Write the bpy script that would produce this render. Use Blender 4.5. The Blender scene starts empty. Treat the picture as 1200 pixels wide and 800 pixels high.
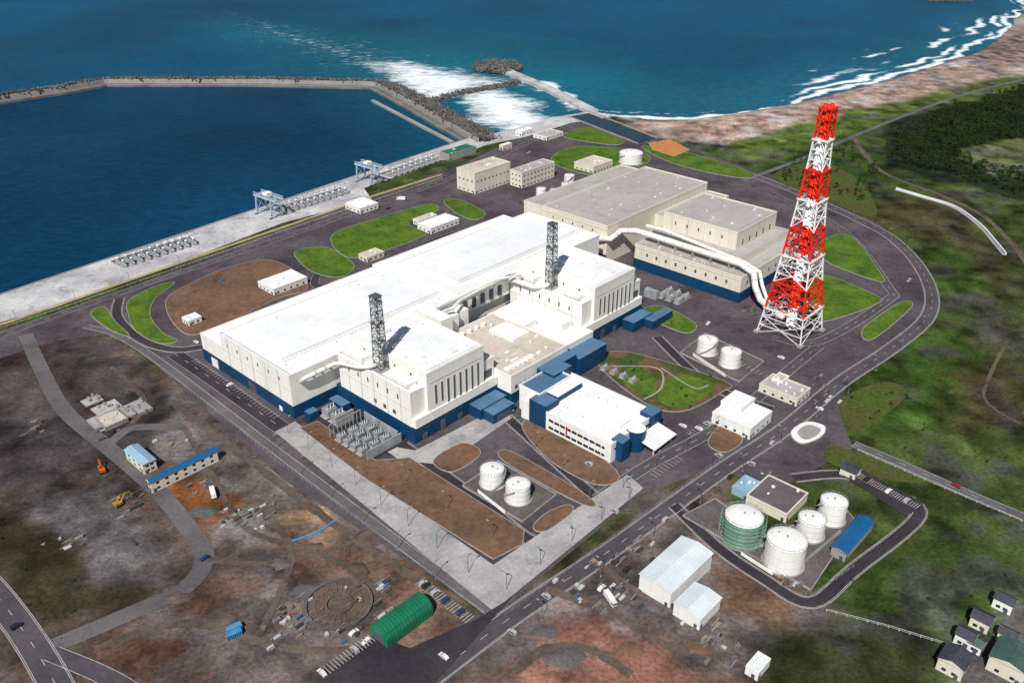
import bpy, math, random
import numpy as np
from mathutils import Vector, Euler
random.seed(7); rng=np.random.default_rng(7)
# ---------------------------------------------------------------- survey frame
F=1013.; TH=math.atan2(560.,1013.); CT=math.cos(TH); ST=math.sin(TH); CH=270.
SEA=-4.0
def G(px,py,z=0.):
    """air-survey coordinate -> metres on the level datum z"""
    rx=px-600.; ry=400.-py
    t=(CH-z)/(F*ST-ry*CT)
    return (t*rx, t*(F*CT+ry*ST))
PHI=math.atan2(1157.5,1080.); cu=math.cos(PHI); su=math.sin(PHI)
def W(u,v): return (cu*u-su*v, su*u+cu*v)
def UV(px,py,z=0.):
    x,y=G(px,py,z); return (cu*x+su*y, -su*x+cu*y)
scene=bpy.context.scene
# ---------------------------------------------------------------- materials
def rgba(c): return (c[0],c[1],c[2],1.)
def mk(name,c1,c2=None,sc=.05,sc2=1.2,rough=.8,bump=0.,spec=.12,streak=0.,metal=0.,panel=None,roofp=None,attr=None,var=.35,lo=.35,hi=.65,stain=0.):
    m=bpy.data.materials.new(name); m.use_nodes=True
    nt=m.node_tree; N=nt.nodes; L=nt.links
    bs=N['Principled BSDF']
    bs.inputs['Roughness'].default_value=rough; bs.inputs['Metallic'].default_value=metal
    bs.inputs['Specular IOR Level'].default_value=spec
    geo=N.new('ShaderNodeNewGeometry')
    def noise(scale,det=3,rg=.6,vec=None):
        n=N.new('ShaderNodeTexNoise'); n.inputs['Scale'].default_value=scale; n.inputs['Detail'].default_value=det; n.inputs['Roughness'].default_value=rg
        L.new(vec or geo.outputs['Position'],n.inputs['Vector']); return n
    def ramp(src,a,b,ca,cb):
        r=N.new('ShaderNodeMapRange'); r.inputs[1].default_value=a; r.inputs[2].default_value=b; r.inputs[3].default_value=ca; r.inputs[4].default_value=cb
        L.new(src,r.inputs[0]); return r.outputs[0]
    def mul(col,fac):
        x=N.new('ShaderNodeVectorMath'); x.operation='SCALE'; L.new(col,x.inputs[0]); L.new(fac,x.inputs['Scale']); return x.outputs[0]
    if attr:
        a=N.new('ShaderNodeAttribute'); a.attribute_name=attr; col=a.outputs['Color']
    else:
        mx=N.new('ShaderNodeMix'); mx.data_type='RGBA'
        mx.inputs['A'].default_value=rgba(c1); mx.inputs['B'].default_value=rgba(c2 or [k*.8 for k in c1])
        n1=noise(sc); L.new(ramp(n1.outputs['Fac'],lo,hi,0,1),mx.inputs['Factor']); col=mx.outputs['Result']
    n2=noise(sc2,4,.7); col=mul(col,ramp(n2.outputs['Fac'],.3,.7,1-var,1+var*.6))
    if stain>0:
        n4=noise(.07,5,.75); col=mul(col,ramp(n4.outputs['Fac'],.52,.68,1.0,1-stain))
    if streak>0:
        mp=N.new('ShaderNodeMapping'); mp.inputs['Scale'].default_value=(.5,.5,.04); L.new(geo.outputs['Position'],mp.inputs['Vector'])
        n3=noise(1.,3,.6,mp.outputs[0]); col=mul(col,ramp(n3.outputs['Fac'],.4,.72,1.03,1-streak))
    if panel or roofp:
        pw,ph,dk=panel or roofp
        mp=N.new('ShaderNodeMapping'); mp.inputs['Rotation'].default_value=(0,0,-PHI); L.new(geo.outputs['Position'],mp.inputs['Vector'])
        sp=N.new('ShaderNodeSeparateXYZ'); L.new(mp.outputs[0],sp.inputs[0])
        cb=N.new('ShaderNodeCombineXYZ')
        if panel:
            ad=N.new('ShaderNodeMath'); ad.operation='ADD'; L.new(sp.outputs[0],ad.inputs[0]); L.new(sp.outputs[1],ad.inputs[1])
            L.new(ad.outputs[0],cb.inputs[0]); L.new(sp.outputs[2],cb.inputs[1])
        else:
            L.new(sp.outputs[0],cb.inputs[0]); L.new(sp.outputs[1],cb.inputs[1])
        br=N.new('ShaderNodeTexBrick'); br.offset=0.; br.inputs['Scale'].default_value=1.
        br.inputs['Brick Width'].default_value=pw; br.inputs['Row Height'].default_value=ph
        br.inputs['Mortar Size'].default_value=.2; br.inputs['Mortar Smooth'].default_value=.3
        br.inputs['Color1'].default_value=(1,1,1,1); br.inputs['Color2'].default_value=(.96,.96,.96,1); br.inputs['Mortar'].default_value=(dk,dk,dk,1)
        L.new(cb.outputs[0],br.inputs['Vector'])
        mm=N.new('ShaderNodeVectorMath'); mm.operation='MULTIPLY'; L.new(col,mm.inputs[0]); L.new(br.outputs['Color'],mm.inputs[1]); col=mm.outputs[0]
    L.new(col,bs.inputs['Base Color'])
    if bump>0:
        b=N.new('ShaderNodeBump'); b.inputs['Strength'].default_value=bump; b.inputs['Distance'].default_value=.6
        L.new(n2.outputs['Fac'],b.inputs['Height']); L.new(b.outputs[0],bs.inputs['Normal'])
    return m
M={}
M['wall']=mk('white_cladding',(.83,.815,.765),(.78,.76,.70),.03,.4,.6,0,.2,.08,panel=(12,30,.96),var=.03)
M['wall5']=mk('cream_cladding',(.74,.685,.58),(.68,.625,.52),.03,.4,.6,0,.2,.12,panel=(12,30,.94),var=.05)
M['white']=mk('white_paint',(.82,.81,.79),(.75,.74,.72),.1,1.5,.5,0,.2,.10,var=.06)
M['roof']=mk('white_roof_membrane',(.84,.85,.86),(.77,.775,.785),.02,.15,.7,0,.1,roofp=(19,14,.93),var=.05,stain=.1)
M['roof5']=mk('grey_roof_membrane',(.45,.42,.40),(.38,.355,.34),.02,.2,.8,0,.1,roofp=(16,12,.9),var=.1,stain=.2)
M['roofb']=mk('pinkish_roof',(.62,.54,.46),(.52,.46,.40),.03,.4,.8,0,.1,roofp=(10,8,.9),var=.12,stain=.25)
M['roofm']=mk('weathered_roof',(.15,.125,.13),(.11,.09,.095),.05,.5,.8,0,.1,var=.2)
M['blue']=mk('navy_base_panel',(.006,.055,.14),(.005,.042,.11),.05,.8,.45,0,.25,.1,panel=(6,30,.7),var=.12)
M['bluetop']=mk('blue_grey_roof',(.09,.19,.32),(.07,.145,.25),.05,.8,.5,0,.3,var=.15)
M['blueroof']=mk('blue_sheet_roof',(.01,.12,.31),(.01,.095,.25),.1,1,.45,0,.3,roofp=(1.4,50,.7),var=.2)
M['cyanroof']=mk('pale_blue_roof',(.30,.48,.60),(.24,.40,.52),.1,1,.45,0,.3,roofp=(1.6,50,.85),var=.12)
M['whroof']=mk('white_sheet_roof',(.70,.76,.78),(.6,.67,.70),.1,1,.45,0,.3,roofp=(1.6,50,.88),var=.1)
M['greenroof']=mk('green_sheet_roof',(.012,.20,.10),(.012,.15,.075),.1,1,.45,0,.3,roofp=(1.6,50,.6),var=.2)
M['glass']=mk('dark_window',(.02,.035,.05),None,.1,1,.12,0,.5,var=.2)
M['louver']=mk('louvre_dark_grey',(.10,.11,.12),(.07,.08,.09),.1,2,.6,0,.2,var=.3)  # dark grey of the louvres, facade strips and doors themselves
M['seam']=mk('facade_joint',(.52,.50,.46),None,.1,2,.6,0,.2,var=.1)
M['steel']=mk('galvanised_steel',(.36,.38,.40),(.26,.28,.30),.3,2,.5,0,.3,metal=.1,var=.2)
M['dsteel']=mk('dark_steel',(.10,.11,.12),(.07,.08,.09),.3,2,.5,0,.3,var=.2)
M['red']=mk('aviation_red',(.74,.028,.008),(.62,.022,.008),.1,1,.5,0,.2,var=.1)
M['twhite']=mk('aviation_white',(.80,.80,.80),(.7,.7,.70),.1,1,.5,0,.2,var=.08)
M['pipe']=mk('duct_paint',(.75,.74,.69),(.67,.66,.61),.2,1,.5,0,.2,var=.1)
M['conc']=mk('concrete',(.36,.34,.33),(.27,.255,.25),.05,.6,.85,0,.1,var=.22)
M['bwconc']=mk('breakwater_concrete',(.20,.19,.185),(.12,.115,.115),.05,.5,.9,0,.1,var=.3)
M['concl']=mk('pale_concrete',(.44,.43,.425),(.30,.29,.29),.04,.5,.85,0,.1,roofp=(7,7,.88),var=.2,stain=.35)
M['quay']=mk('quay_concrete',(.62,.61,.61),(.38,.37,.385),.03,.4,.85,0,.1,roofp=(11,11,.88),var=.25,stain=.35)
M['kerb']=mk('kerb_concrete',(.38,.36,.35),(.29,.27,.265),.2,1,.85,0,.1,var=.2)
M['asph']=mk('asphalt_yard',(.120,.102,.112),(.062,.053,.062),.022,.3,.9,0,.05,var=.3,stain=.35)
M['road']=mk('road_asphalt',(.105,.092,.102),(.072,.063,.072),.03,.5,.9,0,.05,var=.2,stain=.25)
M['roadd']=mk('dark_asphalt',(.034,.029,.037),(.055,.048,.055),.03,.5,.9,0,.05,var=.25)
M['roadl']=mk('dusty_road',(.155,.145,.15),(.105,.098,.104),.03,.5,.9,0,.05,var=.25,stain=.25)
M['track']=mk('earth_track',(.15,.115,.092),(.095,.072,.06),.04,.5,.95,0,.04,var=.35,stain=.35)
M['line']=mk('road_paint',(.60,.59,.57),(.38,.37,.36),.3,2,.7,0,.1,var=.2)
M['yverge']=mk('sandy_verge',(.48,.37,.18),(.33,.28,.12),.06,.5,.9,0,.1,var=.3)
M['lawn']=mk('lawn_grass',(.115,.185,.024),(.06,.12,.02),.05,.35,.95,.3,.03,var=.35,stain=.35)
M['lawnd']=mk('rough_grass',(.065,.105,.022),(.085,.075,.032),.04,.4,.95,.4,.03,var=.4)
M['dirt']=mk('bare_earth',(.20,.115,.075),(.135,.082,.057),.03,.3,.95,.4,.03,var=.3,stain=.3)
M['dirt2']=mk('planting_soil',(.15,.09,.055),(.06,.085,.026),.06,.5,.95,.4,.03,var=.35,lo=.47,hi=.53)
M['rock']=mk('armour_stone',(.175,.16,.155),(.07,.064,.064),.08,.7,.95,0,.1,var=.4)
M['orange']=mk('orange_sand',(.52,.22,.08),(.44,.18,.07),.1,1,.9,0,.1,var=.15)
M['pool']=mk('basin_water',(.012,.03,.05),None,.1,1,.15,0,.4,var=.2)
M['leaf']=mk('pine_foliage',(.014,.034,.010),(.034,.062,.014),.10,.8,.95,0,.03,var=.5)
M['shrub']=mk('shrub_foliage',(.04,.10,.015),(.022,.06,.014),.2,1,.95,0,.03,var=.4)
M['bark']=mk('bark',(.08,.055,.04),None,.5,3,.95)
M['tyre']=mk('tyre_rubber',(.02,.02,.02),None)
M['yel']=mk('machine_yellow',(.45,.26,.04),None,.3,3,.5,var=.2)
M['ora']=mk('machine_orange',(.6,.12,.02),None,.3,3,.5,var=.2)
M['tgreen']=mk('tank_primer_green',(.16,.30,.22),(.22,.38,.28),.2,1,.6,0,.2,.2,var=.2)
M['tile']=mk('roof_tile',(.09,.09,.115),(.06,.06,.08),.2,1,.7,0,.2,roofp=(.8,.8,.6),var=.3)
M['tileb']=mk('roof_tile_green',(.06,.12,.10),(.045,.09,.075),.2,1,.7,0,.2,var=.3)
M['gravel']=mk('gravel',(.15,.13,.128),(.10,.088,.09),.08,1,.95,.4,.05,var=.35,stain=.3)
M['bl']=mk('crane_pale_blue',(.40,.50,.60),None,.3,2,.5,var=.15)
M['tarp']=mk('blue_tarp',(.05,.2,.42),(.1,.3,.5),.3,2)
paints=[mk('car_paint_'+n,c,None,1,4,.3,0,.4,var=.05) for n,c in (('white',(.75,.75,.74)),('silver',(.42,.43,.45)),('red',(.3,.03,.02)),('navy',(.02,.05,.14)),('black',(.03,.03,.03)),('blue',(.05,.16,.34)))]
# ---------------------------------------------------------------- mesh builder
class B:
    def __init__(s,name,ox=0,oy=0,ang=0,oz=0): s.name=name;s.o=(ox,oy,oz);s.a=ang;s.v=[];s.f=[];s.fm=[];s.sm=[];s.ml=[]
    def mi(s,m):
        m=M[m] if isinstance(m,str) else m
        if m not in s.ml: s.ml.append(m)
        return s.ml.index(m)
    def add(s,vs,fs,m,smooth=False):
        k=len(s.v); i=s.mi(m); s.v.extend(vs)
        for f in fs: s.f.append([k+j for j in f]); s.fm.append(i); s.sm.append(smooth)
    def box(s,x0,y0,x1,y1,z0,z1,m,top=None):
        if x0>x1:x0,x1=x1,x0
        if y0>y1:y0,y1=y1,y0
        vs=[(x0,y0,z0),(x1,y0,z0),(x1,y1,z0),(x0,y1,z0),(x0,y0,z1),(x1,y0,z1),(x1,y1,z1),(x0,y1,z1)]
        s.add(vs,[(3,2,1,0),(0,1,5,4),(1,2,6,5),(2,3,7,6),(3,0,4,7)],m); s.add(vs[4:],[(0,1,2,3)],top or m)
    def cyl(s,x,y,z0,z1,r0,r1,m,n=24,top=None):
        c=[(math.cos(2*math.pi*i/n),math.sin(2*math.pi*i/n)) for i in range(n)]
        s.add([(x+r0*a,y+r0*b,z0) for a,b in c]+[(x+r1*a,y+r1*b,z1) for a,b in c],[(i,(i+1)%n,n+(i+1)%n,n+i) for i in range(n)],m,True)
        s.add([(x+r1*a,y+r1*b,z1) for a,b in c],[tuple(range(n))],top or m)
    def ring(s,x,y,z0,z1,ri,ro,m,n=32):
        c=[(math.cos(2*math.pi*i/n),math.sin(2*math.pi*i/n)) for i in range(n)]
        vs=[(x+r*a,y+r*b,z) for r,z in ((ro,z0),(ro,z1),(ri,z1),(ri,z0)) for a,b in c]
        s.add(vs,[(k*n+i,k*n+(i+1)%n,(k+1)*n+(i+1)%n,(k+1)*n+i) for k in range(3) for i in range(n)],m)
    def dome(s,x,y,z,r,h,m,n=24,k=4):
        vs=[];fs=[]
        for j in range(k):
            a=math.pi/2*j/k
            for i in range(n): vs.append((x+r*math.cos(a)*math.cos(2*math.pi*i/n),y+r*math.cos(a)*math.sin(2*math.pi*i/n),z+h*math.sin(a)))
        vs.append((x,y,z+h))
        for j in range(k-1):
            for i in range(n): fs.append((j*n+i,j*n+(i+1)%n,(j+1)*n+(i+1)%n,(j+1)*n+i))
        for i in range(n): fs.append(((k-1)*n+i,(k-1)*n+(i+1)%n,k*n))
        s.add(vs,fs,m,True)
    def tube(s,pts,r,m,n=8,smooth=True,cap=True):
        P=[Vector(p) for p in pts]; vs=[];fs=[]
        up0=Vector((0,0,1))
        for i,p in enumerate(P):
            d=(P[min(i+1,len(P)-1)]-P[max(i-1,0)]).normalized()
            up=up0 if abs(d.z)<.95 else Vector((1,0,0))
            a=d.cross(up).normalized(); b=a.cross(d)
            if i>0:
                pa=s._pa; b=(d.cross(pa)).normalized()*-1; a=d.cross(b).normalized()*1
                if a.dot(pa)<0: a=-a; b=-b
            s._pa=a; b=d.cross(a)
            for k in range(n):
                t=2*math.pi*(k+.5)/n; q=p+(a*math.cos(t)+b*math.sin(t))*r; vs.append(tuple(q))
        for i in range(len(P)-1):
            for k in range(n): fs.append((i*n+k,i*n+(k+1)%n,(i+1)*n+(k+1)%n,(i+1)*n+k))
        if cap: fs.append(tuple(range(n))); fs.append(tuple(range((len(P)-1)*n,len(P)*n)))
        s.add(vs,fs,m,smooth)
    def beam(s,p,q,w,m): s.tube([p,q],w*.707,m,4,False)
    def prism(s,prof,x0,x1,m,ax='x',mt=None):
        n=len(prof)
        if ax=='x': vs=[(x0,a,b) for a,b in prof]+[(x1,a,b) for a,b in prof]
        else: vs=[(a,x0,b) for a,b in prof]+[(a,x1,b) for a,b in prof]
        s.add(vs,[tuple(range(n)),tuple(range(n,2*n))],m)
        s.add(vs,[(i,(i+1)%n,n+(i+1)%n,n+i) for i in range(n)],mt or m)
    def finish(s,link=True):
        v=np.array(s.v,dtype=float); c=np.array([(v[:,0].min()+v[:,0].max())/2,(v[:,1].min()+v[:,1].max())/2,0.])
        v=v-c
        me=bpy.data.meshes.new(s.name); me.from_pydata(v.tolist(),[],s.f)
        for m in s.ml: me.materials.append(m)
        me.polygons.foreach_set('material_index',s.fm); me.polygons.foreach_set('use_smooth',s.sm); me.update()
        o=bpy.data.objects.new(s.name,me); ca,sa=math.cos(s.a),math.sin(s.a)
        o.location=(s.o[0]+ca*c[0]-sa*c[1],s.o[1]+sa*c[0]+ca*c[1],s.o[2]); o.rotation_euler=(0,0,s.a)
        if link: scene.collection.objects.link(o)
        return o
def P(name): return B(name,0,0,PHI)
def inst(o,name,x,y,z=0,rot=0,sc=1):
    k=bpy.data.objects.new(name,o.data); k.location=(x,y,z); k.rotation_euler=(0,0,rot); k.scale=(sc,sc,sc); scene.collection.objects.link(k); return k
# ---------------------------------------------------------------- numpy helpers
class VN:
    def __init__(s,seed): s.g=np.random.default_rng(seed).random((256,256))
    def __call__(s,x,y,sc):
        x=x*sc+1000.; y=y*sc+1000.; xi=np.floor(x).astype(int); yi=np.floor(y).astype(int); fx=x-xi; fy=y-yi
        fx=fx*fx*(3-2*fx); fy=fy*fy*(3-2*fy); g=s.g
        a=g[xi%256,yi%256];b=g[(xi+1)%256,yi%256];c=g[xi%256,(yi+1)%256];d=g[(xi+1)%256,(yi+1)%256]
        return (a*(1-fx)+b*fx)*(1-fy)+(c*(1-fx)+d*fx)*fy-.5
vn1,vn2,vn3=VN(1),VN(2),VN(3)
def fbm(n,x,y,sc,o=4):
    r=0;a=1
    for i in range(o): r=r+n(x,y,sc)*a; sc*=2.1; a*=.55
    return r
def sdist(x,y,poly):
    d=np.full(x.shape,1e18); ins=np.zeros(x.shape,bool); n=len(poly)
    for i in range(n):
        ax,ay=poly[i]; bx,by=poly[(i+1)%n]; ex,ey=bx-ax,by-ay
        t=np.clip(((x-ax)*ex+(y-ay)*ey)/(ex*ex+ey*ey+1e-9),0,1)
        d=np.minimum(d,(x-ax-t*ex)**2+(y-ay-t*ey)**2)
        c=((ay>y)!=(by>y))
        xx=ex*(y-ay)/(ey if ey!=0 else 1e-9)+ax
        ins^=(c&(x<xx))
    d=np.sqrt(d); return np.where(ins,d,-d)
def gp(l,z=0): return [G(a,b,z) for a,b in l]
def catmull(p,k=6,closed=False):
    n=len(p); out=[]
    R=range(n) if closed else range(n-1)
    for i in R:
        if closed: a,b,c,d=p[i-1],p[i],p[(i+1)%n],p[(i+2)%n]
        else: a=p[max(i-1,0)];b=p[i];c=p[i+1];d=p[min(i+2,n-1)]
        for j in range(k):
            t=j/k
            out.append(tuple(.5*((2*b[m])+(-a[m]+c[m])*t+(2*a[m]-5*b[m]+4*c[m]-d[m])*t*t+(-a[m]+3*b[m]-3*c[m]+d[m])*t**3) for m in (0,1)))
    if not closed: out.append(tuple(p[-1]))
    return out
def area(p): return sum(p[i-1][0]*p[i][1]-p[i][0]*p[i-1][1] for i in range(len(p)))/2
def offset(p,d):
    n=len(p); s=1 if area(p)>0 else -1; out=[]
    for i in range(n):
        a=Vector(p[i-1]);b=Vector(p[i]);c=Vector(p[(i+1)%n])
        e1=(b-a); e2=(c-b)
        if e1.length<1e-6: e1=e2
        if e2.length<1e-6: e2=e1
        e1.normalize();e2.normalize(); n1=Vector((e1.y,-e1.x));n2=Vector((e2.y,-e2.x)); m=(n1+n2)
        if m.length<.3: m=n1
        m.normalize(); out.append((b.x+m.x*d*s,b.y+m.y*d*s))
    return out
zl=[.10]
def nextz(st=.006): zl[0]+=st; return zl[0]
def sheet(name,poly,mat,z,side=None,zb=-.2):
    if area(poly)<0: poly=poly[::-1]
    b=B(name); n=len(poly)
    b.add([(x,y,z) for x,y in poly],[tuple(range(n))],mat)
    return b.finish()
def island(name,px,mat,smooth=True,kerb=True,z=None):
    p=gp(px) if isinstance(px[0],tuple) else px
    if smooth: p=catmull(p,5,True)
    if area(p)<0:p=p[::-1]
    z=z or nextz()+.12
    if kerb:
        q=offset(p,.35); n=len(p); b=B(name)
        b.add([(x,y,z) for x,y in p],[tuple(range(n))],mat)
        b.add([(x,y,z+.03) for x,y in p]+[(x,y,z+.03) for x,y in q]+[(x,y,0) for x,y in q]+[(x,y,z-.02) for x,y in p],
          [(n+i,n+(i+1)%n,(i+1)%n,i) for i in range(n)]+[(2*n+i,2*n+(i+1)%n,n+(i+1)%n,n+i) for i in range(n)]+[(i,(i+1)%n,3*n+(i+1)%n,3*n+i) for i in range(n)],'kerb')
        return b.finish()
    return sheet(name,p,mat,z)
def ribbon(b,pts,o0,o1,z,mat,zb=None):
    n=len(pts); vs=[]
    for i,(x,y) in enumerate(pts):
        a=pts[max(i-1,0)];c=pts[min(i+1,n-1)]; dx,dy=c[0]-a[0],c[1]-a[1]; l=math.hypot(dx,dy) or 1; nx,ny=-dy/l,dx/l
        vs+= [(x+nx*o0,y+ny*o0,z),(x+nx*o1,y+ny*o1,z)]
    b.add(vs,[(2*i,2*i+2,2*i+3,2*i+1) for i in range(n-1)],mat)
    if zb is not None:
        m=len(vs); v2=[(x,y,zb) for x,y,_ in vs]
        b.add(vs+v2,[(2*i,2*i+2,m+2*i+2,m+2*i) for i in range(n-1)]+[(2*i+1,2*i+3,m+2*i+3,m+2*i+1) for i in range(n-1)]+[(0,1,m+1,m),(m-2,m-1,2*m-1,2*m-2)],mat)
def resample(p,step):
    out=[p[0]];acc=0
    for i in range(1,len(p)):
        a=p[i-1];c=p[i];l=math.hypot(c[0]-a[0],c[1]-a[1])
        if l<1e-6: continue
        t=step-acc
        while t<=l: out.append((a[0]+(c[0]-a[0])*t/l,a[1]+(c[1]-a[1])*t/l)); t+=step
        acc=(acc+l)%step
    return out
def road(name,px,w,mat='road',centre=False,edge=True,kerb=False,smooth=True):
    p=gp(px); p=catmull(p,6) if smooth else p; p=resample(p,4.)+[p[-1]]
    z=nextz(); b=B(name); ribbon(b,p,-w/2,w/2,z,mat)
    if edge:
        ribbon(b,p,-w/2+.35,-w/2+.55,z+.012,'line'); ribbon(b,p,w/2-.55,w/2-.35,z+.012,'line')
    if kerb:
        ribbon(b,p,-w/2-.35,-w/2,z+.1,'kerb',zb=0); ribbon(b,p,w/2,w/2+.35,z+.1,'kerb',zb=0)
    if centre:
        for i in range(0,len(p)-1,3): ribbon(b,p[i:i+2],-.11,.11,z+.014,'line')
    return b.finish()
def offs(p,i,o):
    n=len(p); a=p[max(i-1,0)];c=p[min(i+1,n-1)];dx,dy=c[0]-a[0],c[1]-a[1];l=math.hypot(dx,dy) or 1
    return (p[i][0]-dy/l*o,p[i][1]+dx/l*o)
def earthtrack(name,px,w,mat='track'):
    p=resample(catmull(gp(px),6),3.); z=nextz(); b=B(name); n=len(p); vs=[]
    for i in range(n):
        w0=w/2*(1+random.uniform(-.25,.25)); w1=w/2*(1+random.uniform(-.25,.25)); a=offs(p,i,-w0);c=offs(p,i,w1); vs+=[(*a,z),(*c,z)]
    b.add(vs,[(2*i,2*i+2,2*i+3,2*i+1) for i in range(n-1)],mat); b.finish()
# ---------------------------------------------------------------- coast and land
q0=G(0,345);q1=G(545,163); dl=math.hypot(q1[0]-q0[0],q1[1]-q0[1]); qd=((q1[0]-q0[0])/dl,(q1[1]-q0[1])/dl)
qfar=(q0[0]-qd[0]*4000,q0[1]-qd[1]*4000)
quayline=[qfar,q0,q1]+gp([(600,152),(645,138),(697,130)])
beach=gp([(715,136),(760,141),(810,140),(860,134),(930,122),(1000,105),(1050,92),(1100,76),(1140,64),(1165,50),(1185,32),(1200,14),(1230,-20)],SEA)
coast=quayline+beach+[(5200,7500),(9000,7500),(9000,-6000),(-7000,-6000),(-7000,qfar[1]-1500)]
xs=np.concatenate([[-7000,-5000,-3500,-2500,-1700,-1100,-800,-600,-500],np.arange(-440,960,1.8),[970,1000,1060,1150,1300,1500,1900,2500,3500,5000,7500,9000]])
ys=[-6000,-4000,-2500,-1500,-800,-400,-100,60,120,160];y=185.
while y<1650: ys.append(y); y+=1.3+max(0,(y-430))*.007
ys=np.array(ys+[1700,1780,1900,2100,2400,2900,3600,4800,6500,7500])
X,Y=np.meshgrid(xs,ys)
x=X.ravel();yv=Y.ravel()
sd=sdist(x,yv,coast)
z=np.clip((sd-25)*.16,-9,0)
f1=fbm(vn1,x,yv,.035,5);f2=fbm(vn2,x,yv,.035,5)
wx=x+f1*17; wy=yv+f2*17
col=np.zeros((len(x),3)); col[:]=(.048,.070,.020)
def paint(px,c,fe=3.,amt=1.):
    p=gp(px); d=sdist(wx,wy,p); w=np.clip(d/fe*.5+.5,0,1)*amt
    col[:]=col*(1-w[:,None])+np.array(c)*w[:,None]
paint([(-900,380),(100,385),(160,400),(578,712),(760,570),(850,550),(900,640),(975,705),(900,760),(900,1000),(-900,1300)],(.098,.070,.056),6)
paint([(0,400),(95,392),(150,440),(215,480),(190,530),(110,560),(0,580),(-300,600),(-300,400)],(.060,.044,.042),6)
paint([(60,405),(130,400),(180,440),(150,470),(90,450)],(.085,.075,.075),4,.8)
paint([(0,440),(50,450),(90,500),(60,520),(0,500)],(.09,.078,.08),4,.7)
paint([(200,470),(260,480),(330,530),(360,590),(300,600),(230,545),(190,540)],(.15,.125,.112),5)
paint([(60,560),(120,590),(190,630),(205,665),(120,700),(60,650),(20,600)],(.115,.105,.108),4)
paint([(0,590),(60,640),(100,690),(200,680),(150,720),(60,745),(0,680),(-200,700),(-200,560)],(.045,.040,.022),5)
paint([(0,480),(70,500),(110,545),(60,560),(0,570)],(.078,.068,.072),5,.8)
paint([(185,580),(240,558),(285,590),(245,620),(205,612)],(.19,.075,.03),4)
paint([(260,600),(320,595),(400,620),(380,640),(300,640),(250,625)],(.20,.17,.145),4,.7)
paint([(330,605),(375,592),(395,600),(370,618),(335,622)],(.32,.21,.12),2)
paint([(110,770),(200,700),(300,640),(430,600),(560,700),(500,770),(380,830),(90,860)],(.15,.092,.068),6)
paint([(140,740),(220,715),(280,760),(260,800),(160,800)],(.12,.062,.045),5,.7)
paint([(320,690),(390,672),(450,690),(440,720),(380,735),(330,720)],(.11,.085,.075),5)
paint([(240,640),(300,625),(350,650),(300,690),(240,690)],(.09,.068,.06),6,.7)
paint([(380,560),(440,600),(470,640),(420,650),(370,610)],(.085,.066,.06),5,.7)
paint([(560,700),(600,680),(660,690),(640,740),(540,800),(500,780)],(.10,.08,.075),6,.6)
paint([(590,790),(650,725),(700,705),(770,740),(850,830),(600,860)],(.21,.105,.078),5)
paint([(700,690),(750,610),(800,600),(950,710),(880,770),(780,750)],(.115,.096,.09),5)
paint([(640,690),(720,640),(770,620),(740,690),(690,715)],(.095,.085,.085),4,.8)
paint([(820,700),(860,660),(930,690),(945,715),(900,730)],(.15,.09,.06),5)
paint([(250,400),(300,500),(380,560),(330,540),(200,450)],(.11,.08,.066),5)
paint([(590,740),(690,660),(850,545),(870,560),(700,690),(600,780)],(.13,.10,.09),4,.8)
# beach and dunes
paint([(700,110),(860,110),(1000,80),(1100,50),(1160,30),(1200,-20),(1260,-60),(1400,-60),(1300,60),(1200,88),(1110,108),(1040,122),(960,140),(900,158),(850,168),(800,166),(740,150)],(.38,.265,.215),8)
paint([(1130,60),(1200,30),(1260,20),(1240,70),(1150,85)],(.21,.15,.125),8,.9)
paint([(850,172),(905,150),(980,135),(1060,118),(1080,130),(960,165),(900,190),(850,190)],(.10,.145,.035),8,.9)
paint([(1080,110),(1200,85),(1200,105),(1090,125)],(.09,.125,.035),8,.8)
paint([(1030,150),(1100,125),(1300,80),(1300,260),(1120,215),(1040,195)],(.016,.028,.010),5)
paint([(1120,175),(1200,160),(1300,160),(1300,200),(1160,205)],(.12,.14,.05),5,.9)
paint([(890,200),(960,175),(1030,205),(1010,245),(940,230)],(.03,.06,.016),5,.9)
paint([(1000,270),(1040,225),(1110,235),(1180,300),(1200,340),(1160,370),(1110,340),(1050,270)],(.065,.052,.03),10,.75)
paint([(1070,270),(1130,300),(1160,340),(1110,350),(1080,310)],(.038,.085,.015),8,.8)
paint([(1110,390),(1200,350),(1200,500),(1130,520),(1080,480)],(.055,.062,.024),10,.7)
paint([(1140,400),(1200,380),(1200,450),(1150,480)],(.075,.08,.04),8,.6)
paint([(1000,440),(1100,380),(1150,420),(1090,500),(1020,510)],(.045,.095,.017),8,.8)
paint([(1100,440),(1160,420),(1200,460),(1130,520)],(.075,.04,.026),8,.45)
paint([(950,700),(1100,600),(1200,620),(1200,740),(1050,740)],(.045,.075,.02),8,.9)
paint([(900,730),(1060,750),(1120,800),(1000,850),(880,820)],(.04,.046,.02),6)
paint([(1120,770),(1200,700),(1260,800),(1200,850),(1110,840)],(.085,.08,.075),5)
n=fbm(vn3,x,yv,.08,6)[:,None]; n2=fbm(vn2,x,yv,.013,4)[:,None]; col=col*np.clip(1+1.05*n,.35,2.)*np.clip(1+.4*n2,.55,1.6)
m=np.clip((fbm(vn1,x+500,yv,.04,5)-.12)*4,0,.65)[:,None]; col=col*(1-m)+col.mean(1)[:,None]*np.array((1.1,1.0,1.0))*m*1.2
k=np.clip((fbm(vn3,x-300,yv+90,.06,5)-.25)*5,0,.6)[:,None]; col=col*(1-k*.5)
k=np.clip((fbm(vn2,x+300,yv-90,.05,5)-.3)*6,0,.6)[:,None]; col=col*(1+k*.6)
wet=np.clip(1-(z+4.2)/1.2,0,1)[:,None]*(sd[:,None]>-2); col=col*(1-.5*wet); col=np.clip(col,.008,.6)
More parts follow.
